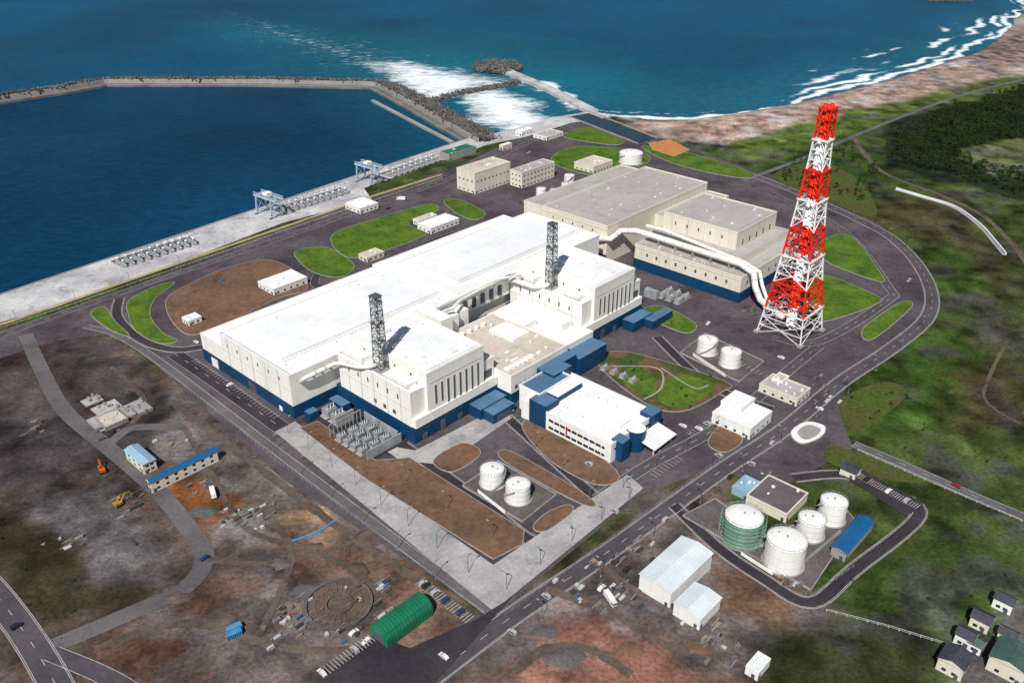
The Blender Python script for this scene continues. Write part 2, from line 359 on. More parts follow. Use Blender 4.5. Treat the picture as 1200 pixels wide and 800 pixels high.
def gridmesh(name,X,Y,z,mat,attrs):
    ny,nx=X.shape; co=np.stack([X.ravel(),Y.ravel(),z],1).astype(np.float32)
    i=np.arange(ny*nx).reshape(ny,nx); q=np.stack([i[:-1,:-1],i[:-1,1:],i[1:,1:],i[1:,:-1]],-1).reshape(-1,4)
    me=bpy.data.meshes.new(name); me.vertices.add(len(co)); me.vertices.foreach_set('co',co.ravel())
    me.loops.add(q.size); me.loops.foreach_set('vertex_index',q.ravel().astype(np.int32)); me.polygons.add(len(q))
    me.polygons.foreach_set('loop_start',np.arange(0,q.size,4,dtype=np.int32)); me.polygons.foreach_set('loop_total',np.full(len(q),4,dtype=np.int32))
    me.update(calc_edges=True); me.polygons.foreach_set('use_smooth',np.ones(len(q),bool))
    for an,c in attrs.items():
        a=me.color_attributes.new(an,'FLOAT_COLOR','POINT'); a.data.foreach_set('color',np.concatenate([c,np.ones((len(c),1))],1).astype(np.float32).ravel())
    me.materials.append(mat); o=bpy.data.objects.new(name,me); scene.collection.objects.link(o); return o
land_mat=mk('ground_soil_and_grass',(0,0,0),attr='Col',sc2=.5,rough=.95,bump=.8,spec=.02,var=.5)
gridmesh('ground',X,Y,z,land_mat,{'Col':col})
# ---------------------------------------------------------------- sea
xs=np.concatenate([[-16000,-8000,-4000,-2500],np.arange(-1500,1700,6.),[2500,4000,8000,16000]])
ysl=[-9000,-3000,0,300];y=450.
while y<2700: ysl.append(y); y+=3.5+max(0,y-700)*.005
ys2=np.array(ysl+[3200,4500,7000,12000,25000]); X,Y=np.meshgrid(xs,ys2); x=X.ravel();yv=Y.ravel()
sd=-sdist(x,yv,coast)
wx=x+fbm(vn1,x,yv,.02,4)*26; wy=yv+fbm(vn2,x,yv,.02,4)*26
col=np.zeros((len(x),3)); col[:]=(.002,.062,.128)
foam=np.zeros(len(x))
def pd(px,fe,wrp=True):
    p=gp(px,SEA); return np.clip(sdist(wx if wrp else x,wy if wrp else yv,p)/fe*.5+.5,0,1)
w=pd([(-600,-60),(300,-60),(250,60),(0,90),(-600,110)],400)[:,None]*.5; col=col*(1-w)+np.array((.002,.050,.108))*w
w=pd([(-600,120),(0,118),(120,98),(300,98),(440,104),(500,130),(560,166),(0,350),(-900,500)],12,False)[:,None]; col=col*(1-w)+np.array((.0008,.034,.080))*w
w=pd([(250,30),(470,40),(620,55),(800,100),(700,140),(560,170),(480,120),(350,70)],130)[:,None]*.75; col=col*(1-w)+np.array((.004,.13,.18))*w
w=pd([(700,140),(760,110),(900,90),(1050,55),(1200,-10),(1300,60),(900,180),(700,180)],90)[:,None]*.55; col=col*(1-w)+np.array((.012,.12,.17))*w
tn=fbm(vn3,x,yv,.004,4)[:,None]; col=col*(1+.4*tn)
foam=np.maximum(foam,pd([(430,74),(470,72),(510,80),(560,90),(605,97),(550,108),(492,119),(470,100)],60)*1.)
foam=np.maximum(foam,pd([(250,12),(330,28),(420,50),(520,76),(490,96),(440,92),(380,74),(300,45)],130)*.52)
foam=np.maximum(foam,pd([(540,110),(590,105),(630,122),(655,142),(610,156),(560,140)],40)*.98)
foam=np.maximum(foam,pd([(590,86),(645,99),(699,125),(680,129)],12)*.85)
isb=(sdist(x,yv,gp([(690,145),(700,100),(860,60),(1000,40),(1180,-30),(1400,-60),(1300,100),(900,200)],SEA))>0)
s1=sd+fbm(vn1,x,yv,.012,4)*34
surf=np.exp(-((s1-6)/9)**2)*.95+np.exp(-((s1-30)/6)**2)*.65*np.clip(vn2(x,yv,.01)+.7,0,1)
wr=np.clip(sdist(x,yv,gp([(900,100),(940,70),(1000,50),(1120,20),(1180,10),(1230,-30),(1300,60),(1100,120),(950,130)],SEA))/60,0,1)
br1=np.clip(vn3(x,yv,.016)*2.4+.75,0,1); br2=np.clip(vn2(x,yv,.018)*2.6+.6,0,1); br3=np.clip(vn1(x,yv,.02)*2.6+.5,0,1)
surf+=wr*(np.exp(-((s1-62)/10)**2)*.9*br1+np.exp(-((s1-105)/9)**2)*.85*br2+np.exp(-((s1-150)/8)**2)*.75*br3+np.exp(-((s1-30)/9)**2)*.7*br2)
foam=np.maximum(foam,np.where(isb,surf,0)); foam=np.clip(foam,0,1)
sm=bpy.data.materials.new('sea_water'); sm.use_nodes=True; nt=sm.node_tree;N=nt.nodes;L=nt.links;bs=N['Principled BSDF']
bs.inputs['Roughness'].default_value=.4; bs.inputs['Specular IOR Level'].default_value=.06
ac=N.new('ShaderNodeAttribute');ac.attribute_name='Col';af=N.new('ShaderNodeAttribute');af.attribute_name='Foam'
geo=N.new('ShaderNodeNewGeometry')
mp=N.new('ShaderNodeMapping');mp.inputs['Rotation'].default_value=(0,0,-.9);mp.inputs['Scale'].default_value=(1,2.2,1);L.new(geo.outputs['Position'],mp.inputs['Vector'])
n1=N.new('ShaderNodeTexNoise');n1.inputs['Scale'].default_value=.05;n1.inputs['Detail'].default_value=7;n1.inputs['Roughness'].default_value=.8;n1.inputs['Distortion'].default_value=.6;L.new(mp.outputs[0],n1.inputs['Vector'])
sf=N.new('ShaderNodeSeparateColor');L.new(af.outputs['Color'],sf.inputs[0])
t1=N.new('ShaderNodeMath');t1.operation='MULTIPLY_ADD';L.new(sf.outputs[0],t1.inputs[0]);t1.inputs[1].default_value=.62;L.new(n1.outputs['Fac'],t1.inputs[2])
mr=N.new('ShaderNodeMapRange');mr.inputs[1].default_value=.75;mr.inputs[2].default_value=1.02;L.new(t1.outputs[0],mr.inputs[0])
n2_=N.new('ShaderNodeTexNoise');n2_.inputs['Scale'].default_value=.10;n2_.inputs['Detail'].default_value=6;n2_.inputs['Roughness'].default_value=.72;L.new(mp.outputs[0],n2_.inputs['Vector'])
m2=N.new('ShaderNodeMapRange');m2.inputs[1].default_value=.35;m2.inputs[2].default_value=.68;m2.inputs[3].default_value=.68;m2.inputs[4].default_value=1.4;L.new(n2_.outputs['Fac'],m2.inputs[0])
sc_=N.new('ShaderNodeVectorMath');sc_.operation='SCALE';L.new(ac.outputs['Color'],sc_.inputs[0]);L.new(m2.outputs[0],sc_.inputs['Scale'])
mx=N.new('ShaderNodeMix');mx.data_type='RGBA';L.new(mr.outputs[0],mx.inputs['Factor']);L.new(sc_.outputs[0],mx.inputs['A']);mx.inputs['B'].default_value=(.84,.88,.90,1)
L.new(mx.outputs['Result'],bs.inputs['Base Color'])
bp=N.new('ShaderNodeBump');bp.inputs['Strength'].default_value=.6;bp.inputs['Distance'].default_value=1.4;L.new(n2_.outputs['Fac'],bp.inputs['Height']);L.new(bp.outputs[0],bs.inputs['Normal'])
gridmesh('sea_water',X,Y,np.full(len(x),SEA),sm,{'Col':col,'Foam':np.repeat(foam[:,None],3,1)})
# ---------------------------------------------------------------- quay
b=B('harbour_quay')
ribbon(b,quayline,-34,0,.04,'quay',zb=-9)
ribbon(b,quayline[:3],-1.4,-.2,.7,'conc',zb=.02)
p=resample(quayline[1:3],9)
for i in range(len(p)):
    x_,y_=offs(p,i,.25); b.box(x_-.6,y_-.6,x_+.6,y_+.6,-4.2,.3,'dsteel')
b.finish()
sheet('asphalt_pavement',gp([(-300,485),(0,392),(130,345),(330,268),(540,193),(600,165),(690,140),(790,170),(905,205),(1030,262),(1070,300),(1093,345),(1086,378),(1040,415),(990,455),(985,490),(1000,525),(900,580),(845,545),(750,580),(578,722),(330,560),(180,425),(130,392),(60,400),(-300,520)]),'asph',.07)
# ---------------------------------------------------------------- breakwater
def tetra_cloud(b,pts,mat,size=2.2):
    dirs=[Vector((0,0,1)),Vector((.94,0,-.33)),Vector((-.47,.82,-.33)),Vector((-.47,-.82,-.33))]
    for (x,y,zz) in pts:
        a=random.random()*6.28; t=random.random()*1.2; s=size*random.uniform(.8,1.25)
        R=Euler((t,random.random()*6.28,a)).to_matrix(); vs=[];fs=[]
        for d in dirs:
            d=R@d; u=d.orthogonal().normalized(); w=d.cross(u); k=len(vs)
            for j in range(4):
                q=(u*math.cos(j*1.571)+w*math.sin(j*1.571)); vs.append(tuple(Vector((x,y,zz))+q*s*.42))
            for j in range(4):
                q=(u*math.cos(j*1.571)+w*math.sin(j*1.571)); vs.append(tuple(Vector((x,y,zz))+d*s+q*s*.25))
            fs+= [(k+j,k+(j+1)%4,k+4+(j+1)%4,k+4+j) for j in range(4)]+[(k+4,k+5,k+6,k+7)]
        b.add(vs,fs,mat)
b=B('harbour_breakwater')
bl=gp([(-180,144),(0,117),(75,106),(125,97),(300,97),(438,100),(474,119),(560,168)],0)
bl=resample(bl,6)
ribbon(b,bl,-9,1,-1.0,'bwconc',zb=-9); ribbon(b,bl,1,3.4,4.2,'conc',zb=-9)
ribbon(b,bl,-8.8,-8.2,-.5,'kerb',zb=-1.1)
pts=[]
for i in range(len(bl)):
    for o in (5,8.5,12,16,20,24,28,32,36):
        x,y=offs(bl,i,o+random.uniform(-1.6,1.6)); pts.append((x+random.uniform(-2,2),y+random.uniform(-2,2),4.6-(o-5)*.25+random.uniform(-.9,.9)))
        if o<18: pts.append((x+random.uniform(-3,3),y+random.uniform(-3,3),4.-(o-5)*.2))
tetra_cloud(b,pts,'rock',3.4)
ribbon(b,bl,3.3,22,.2,'rock',zb=-9)
b.finish()
b=B('training_jetty'); jl=resample(gp([(436,117),(532,167)],-2),6); ribbon(b,jl,-2.2,2.2,-1.8,'conc',zb=-9); b.finish()
b=B('rock_groyne'); jl=resample(gp([(490,121),(545,107),(607,96)],-2),5); ribbon(b,jl,-4,4,-2.2,'rock',zb=-9)
pts=[]
for i in range(len(jl)):
    for o in (-8,-4,0,4,8): x,y=offs(jl,i,o); pts.append((x+random.uniform(-2,2),y+random.uniform(-2,2),-2.2-abs(o)*.15+random.uniform(0,1)))
tetra_cloud(b,pts,'rock',2.6); b.finish()
b=B('outfall_pier'); jl=resample(gp([(580,77),(640,102),(697,131)],0),6); ribbon(b,jl,-6,6,.2,'quay',zb=-9); ribbon(b,jl,5,6.6,1.4,'quay',zb=-9)
hx,hy=G(583,79,-2); pts=[]
for k in range(330):
    a=random.random()*6.28;r=34*math.sqrt(random.random()); pts.append((hx+r*math.cos(a)*1.1,hy+r*math.sin(a)*1.4,-1.+2.4*(1-r/34)+random.random()))
tetra_cloud(b,pts,'rock',3.2); b.finish()
b=B('offshore_reef_rocks'); hx,hy=G(1112,1,-4); tetra_cloud(b,[(hx+random.uniform(-50,50),hy+random.uniform(-14,14),-3.6+random.random()) for k in range(120)],'rock',3.); b.finish()
# ---------------------------------------------------------------- roads
road('coast_road',[(-60,414),(0,393),(130,347),(330,279),(440,240),(520,212),(580,185),(640,158),(690,142)],8,'road',True,True)
b=B('coast_road_verge'); vl=resample(gp([(-60,398),(15,376),(130,336),(330,267),(440,229),(520,204)]),5); ribbon(b,vl,-1.6,1.6,.3,'yverge',zb=0); b.finish()
road('ring_road',[(480,812),(600,722),(700,655),(770,605),(850,548),(920,502),(985,448),(1045,408),(1088,370),(1088,332),(1060,292),(1015,262),(900,212),(790,176),(700,143)],9.5,'road',True,True,True)
road('perimeter_road',[(100,382),(160,405),(330,533),(480,645),(578,718)],6,'roadl',False,True,False,True)
road('access_road',[(30,392),(48,432),(75,480),(125,523),(180,570),(222,620),(240,655),(215,690),(160,715),(90,745),(50,762)],8.5,'roadl',False,False)
road('site_track',[(125,523),(150,503),(180,500),(215,500)],6,'roadl',False,False)
road('main_road',[(-60,640),(-10,690),(35,750),(70,810)],11,'road',True,True,True)
road('main_road_junction',[(60,765),(130,795),(200,840)],8,'road',False,True)
road('country_road',[(1000,520),(1060,545),(1130,576),(1215,612)],6.5,'roadl',True,True)
road('tank_farm_road',[(790,592),(840,640),(895,678),(950,706),(1000,668),(1078,602),(1040,575),(990,556),(930,560)],6.5,'roadd',False,True,True)
road('beach_road',[(870,212),(930,190),(1000,160),(1080,128),(1140,108),(1215,90)],6,'roadl',False,False)
earthtrack('dune_path',[(1000,158),(1012,180),(1040,205),(1100,228),(1150,252),(1185,285),(1210,318)],5,'track')
road('building_side_road',[(205,415),(250,445),(335,505)],11,'roadd',True,True)
road('inner_road',[(470,520),(560,585),(640,640),(700,600),(735,575)],7,'roadd',False,True,True)
road('inner_road',[(590,485),(650,540),(700,585)],6.5,'roadd',False,True,True)
road('inner_road',[(700,585),(760,545),(850,495),(935,425),(960,405)],8,'road',True,True)
road('inner_road',[(770,395),(830,450),(905,480)],7,'roadd',False,True,True)
road('inner_road',[(905,395),(960,400),(1040,352),(1040,335),(985,268),(900,225)],8,'road',True,True,False)
road('loop_road',[(140,350),(138,372),(165,398),(205,410),(245,405)],7,'roadd',False,True,True)
road('loop_road',[(385,300),(370,335),(430,318),(500,285),(560,265)],7,'roadd',False,True)
for t,wd in (([(200,470),(300,545),(400,620),(520,700),(560,735)],4.5),([(215,500),(250,560),(290,620),(380,650),(460,700)],3.2),([(240,655),(320,660),(400,640),(440,620)],3.2),([(110,760),(220,730),(340,760),(450,760)],4),([(640,690),(720,720),(790,760),(860,770)],4),([(700,660),(760,700),(850,730)],3.5),([(740,790),(690,760),(640,760),(600,790)],4),([(130,430),(170,470),(150,500)],3),([(1180,400),(1160,440),(1155,470),(1200,500)],2.),([(300,590),(340,640),(330,690),(300,750)],3)): earthtrack('earth_track',t,wd)
b=B('retaining_wall'); rl=resample(catmull(gp([(1050,222),(1080,231),(1118,243),(1148,264),(1166,284),(1180,301)]),6),4); ribbon(b,rl,-.5,.5,2.0,'twhite',zb=-1); ribbon(b,rl,-2.6,-.7,.3,'conc',zb=-.5); b.finish()
sheet('concrete_apron',gp([(322,506),(346,494),(470,585),(578,662),(735,556),(754,572),(578,716)]),'concl',nextz())
sheet('quay_apron',gp([(0,352),(150,301),(330,241),(420,212),(436,234),(330,262),(200,312),(60,362),(0,378)]),'quay',nextz())
sheet('concrete_pad',gp([(440,520),(487,528),(590,475),(600,490),(520,545),(470,540)]),'concl',nextz())
# ---------------------------------------------------------------- lawns, beds
for p in ([(390,275),(440,257),(500,240),(513,247),(478,262),(498,275),(430,300),(400,298)],[(345,296),(375,290),(395,296),(415,312),(398,325),(365,318)],
 [(520,236),(540,235),(568,250),(556,258),(535,250)],[(107,368),(122,360),(135,377),(152,394),(128,386)],
 [(152,352),(185,335),(205,332),(182,350),(176,370),(190,390),(208,400),(185,402),(160,388),(151,370)],
 [(960,285),(995,276),(1030,318),(1030,330),(965,305)],[(958,322),(1025,346),(1028,356),(985,372),(960,376),(942,360)],[(1012,385),(1055,355),(1068,360),(1022,398)],
 [(648,183),(680,172),(745,178),(760,190),(700,205),(655,195)],[(752,172),(800,178),(882,203),(860,208),(790,192)],
 [(752,367),(775,359),(815,380),(800,390)],[(660,160),(690,150),(730,165),(715,170)]):
    island('lawn',p,'lawn')
for p in ([(985,470),(1035,448),(1063,462),(1020,500),(1000,508)],[(970,522),(990,526),(1075,560),(1060,566),(975,545)],[(905,207),(960,190),(1010,215),(1025,255),(960,232)]):
    island('grass_verge',p,'lawnd',True,False)
for p in ([(508,540),(542,520),(563,532),(530,553)],[(612,500),(640,492),(722,552),(700,568),(645,540)],[(640,602),(665,592),(670,600),(640,622),(625,618)],
  [(845,500),(870,515),(850,530),(830,520)],[(600,530),(690,583),(680,590),(590,540)]):
    island('soil_bed',p,'dirt')
island('soil_bed',[(352,502),(372,494),(440,540),(480,537),(614,622),(612,638),(578,655),(430,562)],'dirt',False)
island('oval_soil_bed',[(195,352),(225,332),(262,316),(310,305),(345,318),(360,340),(325,350),(240,390),(208,384)],'dirt')
island('garden_bed',[(700,425),(735,413),(848,447),(845,460),(800,482),(755,472)],'dirt2')
for p in ([(728,440),(745,430),(768,445),(765,462),(740,458)],[(775,450),(800,440),(838,453),(800,478),(772,470)]): island('lawn',p,'lawn',True,False,nextz()+.16)
b=B('garden_path'); gl=resample(catmull(gp([(715,430),(770,432),(775,455),(752,470)]),5),2); ribbon(b,gl,-.5,.5,nextz()+.17,'kerb')
gl=resample(catmull(gp([(775,432),(812,455),(830,452)]),5),2); ribbon(b,gl,-.5,.5,nextz()+.17,'kerb'); b.finish()
# ---------------------------------------------------------------- big buildings
def block(b,u0,v0,u1,v1,z1,wall,roof,zb=-1,base=0,par=.9):
    b.box(u0,v0,u1,v1,zb,z1,wall,roof)
    t=.5; e=.12
    for a in ((u0-e,v0-e,u1+e,v0+t),(u0-e,v1-t,u1+e,v1+e)): b.box(*a,z1-.6,z1+par,wall)
    for a in ((u0-e,v0+t+.003,u0+t,v1-t-.003),(u1-t,v0+t+.003,u1+e,v1-t-.003)): b.box(*a,z1-.6,z1+par-.01,wall)
    if base: b.box(u0-.35,v0-.35,u1+.35,v1+.35,-1,base,'blue')
def slots(b,face,pos,a0,a1,n,w,z0,z1,m,th=.15):
    for i in range(n):
        a=a0+(a1-a0)*(i+.5)/n
        if face=='v': b.box(a-w/2,pos-th,a+w/2,pos+.5,z0,z1,m)
        else: b.box(pos-th,a-w/2,pos+.5,a+w/2,z0,z1,m)
def roofkit(b,u0,v0,u1,v1,z,n,m='white'):
    for i in range(n):
        u=random.uniform(u0,u1);v=random.uniform(v0,v1);w=random.uniform(.5,1.4);h=random.uniform(.5,1.3)
        if random.random()<.5: b.box(u-w,v-w*.7,u+w,v+w*.7,z,z+h,m)
        else: b.cyl(u,v,z,z+h,w*.5,w*.5,m,10); b.cyl(u,v,z+h,z+h+.3,w*.8,w*.5,m,10)
def rail(b,pts,z,m='steel'):
    for i in range(len(pts)-1):
        p,q=pts[i],pts[i+1]; b.beam((*p,z+1.1),(*q,z+1.1),.14,m)
        l=math.hypot(q[0]-p[0],q[1]-p[1]); k=max(1,int(l/3))
        for j in range(k+1): a=(p[0]+(q[0]-p[0])*j/k,p[1]+(q[1]-p[1])*j/k); b.beam((*a,z),(*a,z+1.1),.1,m)
b=P('turbine_building')
block(b,210,432,346,457,18,'wall','roof',base=8)
block(b,346,432,482,459,19,'wall','roof',base=8)
block(b,210,361,342,432,27,'wall','roof',base=8)
block(b,342,361,482,432,28.4,'wall','roof',base=8)
b.box(216,376,336,421,27,28.3,'wall','roof'); b.box(352,376,476,421,28.4,29.9,'wall','roof')
b.box(338,361.5,345,431,27.2,30.4,'wall','roof')
roofkit(b,214,364,338,374,27,8); roofkit(b,350,364,478,374,28.4,10); roofkit(b,214,424,340,430,27,6); roofkit(b,350,435,478,455,19,12)
slots(b,'u',210,366,430,6,1.,21,23,'louver')
b.box(209.5,398,211,406,0,6.4,'louver'); b.box(209.4,440,211,447,0,6,'white'); b.box(209.5,372,211,375,0,3,'white'); b.box(209.55,412,211,426,1.5,3,'glass')
rail(b,[(217,377),(335,377)],28.3); rail(b,[(210.5,362),(210.5,431)],27.9); rail(b,[(353,377),(475,377)],29.9)
for k in range(5): b.box(209.78,372+k*13,210.2,372.3+k*13,8,27,'seam')
b.box(209.8,361.2,210.1,431.8,17.6,17.9,'seam')
b.finish()
def reactor(u0,nm='reactor_building'):
    b=P(nm)
    u=u0
    block(b,u,296,u+10,357,30,'wall','roof',base=0)
    block(b,u+10,294,u+52,358,38,'wall','roof')
    block(b,u+52,296,u+62,357,26,'wall','roof')
    b.box(u-.4,293.6,u+62.4,361,-1,9.5,'blue')
    b.box(u+.4,293.2,u+61.6,296.5,9.5,15,'wall')
    for i in range(8):
        a=u+15+i*4.5; b.box(a,293.75,a+1.5,294.5,14+(0 if i>1 else 4),30,'seam')
        b.box(a+.2,293.68,a+1.3,294.4,14.5+(0 if i>1 else 4),29.6,'louver')
    b.box(u+12,293.8,u+50,294.3,32,32.3,'seam')
    b.box(u+54,295.7,u+60,296.4,12,20,'louver')
    slots(b,'u',u,302,352,6,1.,23,26,'louver'); slots(b,'u',u,306,330,3,2.4,12,14.5,'louver'); slots(b,'u',u+10,300,352,4,1.2,33,34.5,'louver')
    for k in range(5): b.box(u-.2,304+k*11,u+.1,304.3+k*11,9.6,30,'seam')
    b.box(u-.2,296.3,u+.1,356.8,19.8,20.05,'seam')
    for k in range(4): b.box(u+5+k*13,293.0,u+8+k*13,294.2,0,4+(k%2)*2,'louver')
    roofkit(b,u+13,298,u+49,354,38,9); roofkit(b,u+54,300,u+60,352,26,6)
    b.box(u+18,344,u+28,352,38,40,'wall','roof'); b.box(u+34,300,u+38,306,38,39.6,'white')
    rail(b,[(u+1,297.5),(u+1,356)],30.9)
    rail(b,[(u+11,295),(u+51,295)],38.8)
    b.box(u+1.5,300,u+8,312,30,33.5,'white','roof'); b.box(u+2,338,u+9,354,30,34,'white','roof')
    return b
b=reactor(240); b.finish()
b=reactor(381); b.finish()
def vent_stack(u,v,z0=30,z1=74):
    b=P('ventilation_stack'); h=2.8
    b.tube([(u,v,z0),(u,v,z1-.5)],1.25,'pipe',12)
    b.box(u-4,v-4,u+4,v+4,z0,z0+1,'conc')
    c=[(-1,-1),(1,-1),(1,1),(-1,1)]; n=11
    def hw(t): return h*(1-.28*t)
    for i in range(n):
        t0=i/n;t1=(i+1)/n; za=z0+1+(z1-z0-1)*t0; zb=z0+1+(z1-z0-1)*t1; m='dsteel' if i%2==0 else 'steel'
        for k in range(4):
            a=c[k];d=c[(k+1)%4]
            b.beam((u+a[0]*hw(t0),v+a[1]*hw(t0),za),(u+a[0]*hw(t1),v+a[1]*hw(t1),zb),.46,m)
            b.beam((u+a[0]*hw(t1),v+a[1]*hw(t1),zb),(u+d[0]*hw(t1),v+d[1]*hw(t1),zb),.32,m)
            b.beam((u+a[0]*hw(t0),v+a[1]*hw(t0),za),(u+d[0]*hw(t1),v+d[1]*hw(t1),zb),.24,m)
            b.beam((u+d[0]*hw(t0),v+d[1]*hw(t0),za),(u+a[0]*hw(t1),v+a[1]*hw(t1),zb),.24,m)
        if i in(3,6,9,10): b.box(u-hw(t1)-.7,v-hw(t1)-.7,u+hw(t1)+.7,v+hw(t1)+.7,zb,zb+.25,m)
    b.finish()
vent_stack(246.5,327); vent_stack(387.5,327)
def duct(name,pts,r,m='pipe'):
    b=P(name); b.tube(pts,r,m,12)
    for i in range(len(pts)-1):
        p=Vector(pts[i]);q=Vector(pts[i+1]);l=(q-p).length;k=int(l/8)
        for j in range(1,k+1):
            c=p+(q-p)*(j/(k+1)); d=(q-p).normalized()*.2; b.tube([tuple(c-d),tuple(c+d)],r+.18,'seam',12)
    return b
b=duct('exhaust_duct',[(214,358.5,23),(218,357.5,24.5),(237,357.5,25),(238.5,352,27),(238.4,336,31),(240,330,33),(246,328,33)],1.3)
for k in range(4): b.box(217+k*6,358,217.6+k*6,361,22,23.5,'steel')
b.finish()
b=duct('exhaust_duct',[(346,359,30),(350,357.5,30),(372,357.5,30),(378,354,30.5),(379,334,31),(382,328,32.5),(388,327,33)],1.6); b.finish()
b=P('pipe_gallery')
b.box(320,358,381,361,18,30,'wall','roof'); b.box(303,340,312,361,6,33,'wall','roof'); b.box(313,345,322,361,6,29,'wall','roof'); b.box(326,349,334,358,10,27,'wall','roof')
b.tube([(312,350,32),(318,346,34),(330,352,33),(350,354.5,32.6),(378,354,33.4)],1.1,'pipe',10)
b.tube([(312,356,31),(340,356.5,33),(366,356,34),(380,346,35)],.9,'white',10)
for k in range(7): b.box(322+k*8,357.2,325+k*8,358.2,20,27,'louver')
b.finish()
b=P('control_building')
block(b,302.6,283,352,345,18,'wall','roofb',base=7)
block(b,352,286,380.4,350,15,'wall','roof',base=7)
b.box(352,318,364,340,15,19,'white','roof'); b.box(367,300,377,314,15,20,'wall','roof'); b.box(308,300,330,322,18,18.8,'wall','roofb'); b.box(333,310,348,330,18,19.4,'wall','roof')
for k in range(5): b.cyl(312+k*6,338,18,20,1.5,1.5,'white',14)
for k in range(6): b.box(306+k*4,288,308.5+k*4,292,18,19.3,'white')
roofkit(b,306,286,348,334,18,18,'white'); roofkit(b,354,289,378,316,15,14,'white')
slots(b,'v',283,305,350,12,2,9,11,'glass')
b.box(352.5,274,379,286,-1,12,'blue','bluetop'); b.box(338,276,352,283,-1,15,'blue','bluetop')
b.finish()
b=P('service_building')
block(b,297,208,338,270,11,'white','roof')
block(b,303,262,330,277,15,'white','bluetop')
b.box(296.7,252,307,264,-.5,15,'blue','bluetop'); b.box(322,268,338,281,-.5,16.5,'blue','bluetop')
b.box(309,254,330,262,11,14.4,'blue','roof')
b.box(330,206,339,214,-.5,13.5,'blue','bluetop'); b.box(301,204,308,211,-.5,12.,'blue','bluetop')
b.cyl(317,207,-.5,12.4,5,5,'blue',24,'roof')
b.box(296.94,212,297.5,250,2,3.6,'glass'); b.box(296.94,212,297.5,250,6.6,8.2,'glass')
for k in range(9): b.box(296.85,214+k*4,297.4,214.5+k*4,1.9,8.3,'white')
b.box(300,207.94,337,208.5,6.6,8.2,'glass')
b.box(296.8,237,297.4,238,4,9,'red')
b.box(312,214,322,244,11,12,'white','roof'); roofkit(b,300,216,334,250,11,12)
b.prism([(194,4.4),(206,6.4),(206,7),(194,5)],316,336,'twhite'); b.beam((318,196,0),(318,196,4.6),.5,'white'); b.beam((334,196,0),(334,196,4.6),.5,'white')
b.finish()
b=P('annex_building'); b.box(279,284,300,293,-.5,7,'blue','bluetop'); b.box(281,276,298,284,-.5,6.2,'blue','bluetop'); b.box(284,275.8,295,276,.2,4.5,'louver'); b.finish()
b=P('annex_building'); b.box(420,283,441,292,-.5,7,'blue','bluetop'); b.box(432,276,455,283,-.5,6,'blue','bluetop'); b.finish()
b=P('covered_walkway'); b.box(340.5,214,343.5,258,3.4,4,'twhite')
for k in range(12): b.beam((342,216+k*3.6,0),(342,216+k*3.6,3.4),.3,'steel')
b.finish()
def transformer(b,u,v,s=1):
    b.box(u-5*s,v-3*s,u+5*s,v+3*s,0.1,.6,'conc')
    b.box(u-3*s,v-1.6*s,u+3*s,v+1.6*s,.6,4.6*s,'steel')
    for i in range(7):
        b.box(u-3*s+i*s*.9,v-2.8*s,u-2.7*s+i*s*.9,v-1.65*s,1,4.2*s,'steel'); b.box(u-3*s+i*s*.9,v+1.65*s,u-2.7*s+i*s*.9,v+2.8*s,1,4.2*s,'steel')
    b.tube([(u-2.5*s,v,5.9*s),(u+2.5*s,v,5.9*s)],.7*s,'steel',10)
    for i in range(3): b.cyl(u-2*s+2*i*s,v-.9*s,4.6*s,6.8*s,.3*s,.18*s,'white',8)
sheet('transformer_yard',[W(*p) for p in ((211,300),(239,298),(239,358),(212,358))],'roadd',nextz())
b=P('power_transformer')
for (u,v) in ((226,350),(226,342)): transformer(b,u,v,1.1)
b.box(214,352,220,357,0,5,'blue','bluetop'); b.box(230,344,236,356,0,6,'blue','bluetop')
for k in range(3):
  for j in range(4): transformer(b,216+k*7.5,326-j*6.,.75)
b.box(220,336,232,337,0,7,'conc'); b.box(213,300.5,236,301.2,0,6,'steel')
b.box(234.5,302,235,330,0,7,'steel')
for k in range(9): b.beam((212+k*2.6,331,0),(212+k*2.6,331,8.5),.35,'steel')
b.beam((212,331,8.4),(233,331,8.4),.4,'steel'); b.beam((212,316,8.4),(233,316,8.4),.4,'steel')
b.finish()
b=P('power_transformer')
for k in range(2):
    for j in range(3): transformer(b,478+k*9,300-j*7,.75)
b.box(470,300,474,310,0,6,'steel'); b.finish()
b=P('power_transformer')
for j in range(4): transformer(b,370,268-j*7,.6)
b.finish()
b=P('turbine_building')
block(b,497,365,637,430,30,'wall5','roof5')
block(b,500,430,632,453,28,'wall5','roof5')
block(b,560,345,640,365,22,'wall5','roof5')
slots(b,'u',497,374,424,5,1.,23,25,'louver'); slots(b,'u',497,372,424,4,3.,12,14.5,'louver'); b.box(496.6,365,497.5,430,-1,7,'blue')
b.box(496.8,366,637.2,429,26.8,27.1,'seam')
roofkit(b,500,370,632,426,30,20,'wall5')
b.finish()
b=P('reactor_building')
block(b,506,255,606,345,19,'wall5','roof5')
b.box(505.6,254.6,606.4,345.4,-1,8,'blue')
b.box(524,267,598,343,19,25,'wall5','roof5')
block(b,534,277,592,340,38,'wall5','roof5')
slots(b,'v',277,538,588,5,1.6,27,31,'louver'); slots(b,'u',534,284,334,5,1.1,31,33.5,'louver'); slots(b,'u',506,262,338,9,1.6,12,14.5,'louver'); slots(b,'v',255,510,602,9,1.6,12,14.5,'louver')
roofkit(b,537,280,589,337,38,9,'wall5'); roofkit(b,509,258,522,342,19,16,'wall5'); roofkit(b,592,262,604,342,19,10,'wall5')
rail(b,[(507,256),(507,344)],19.8); rail(b,[(535,278),(591,278)],38.8)
for k in range(4): b.box(534-.2,290+k*14,534.1,290.3+k*14,19,38,'seam')
b.box(505.8,255.3,506.1,344.8,16.6,16.9,'seam')
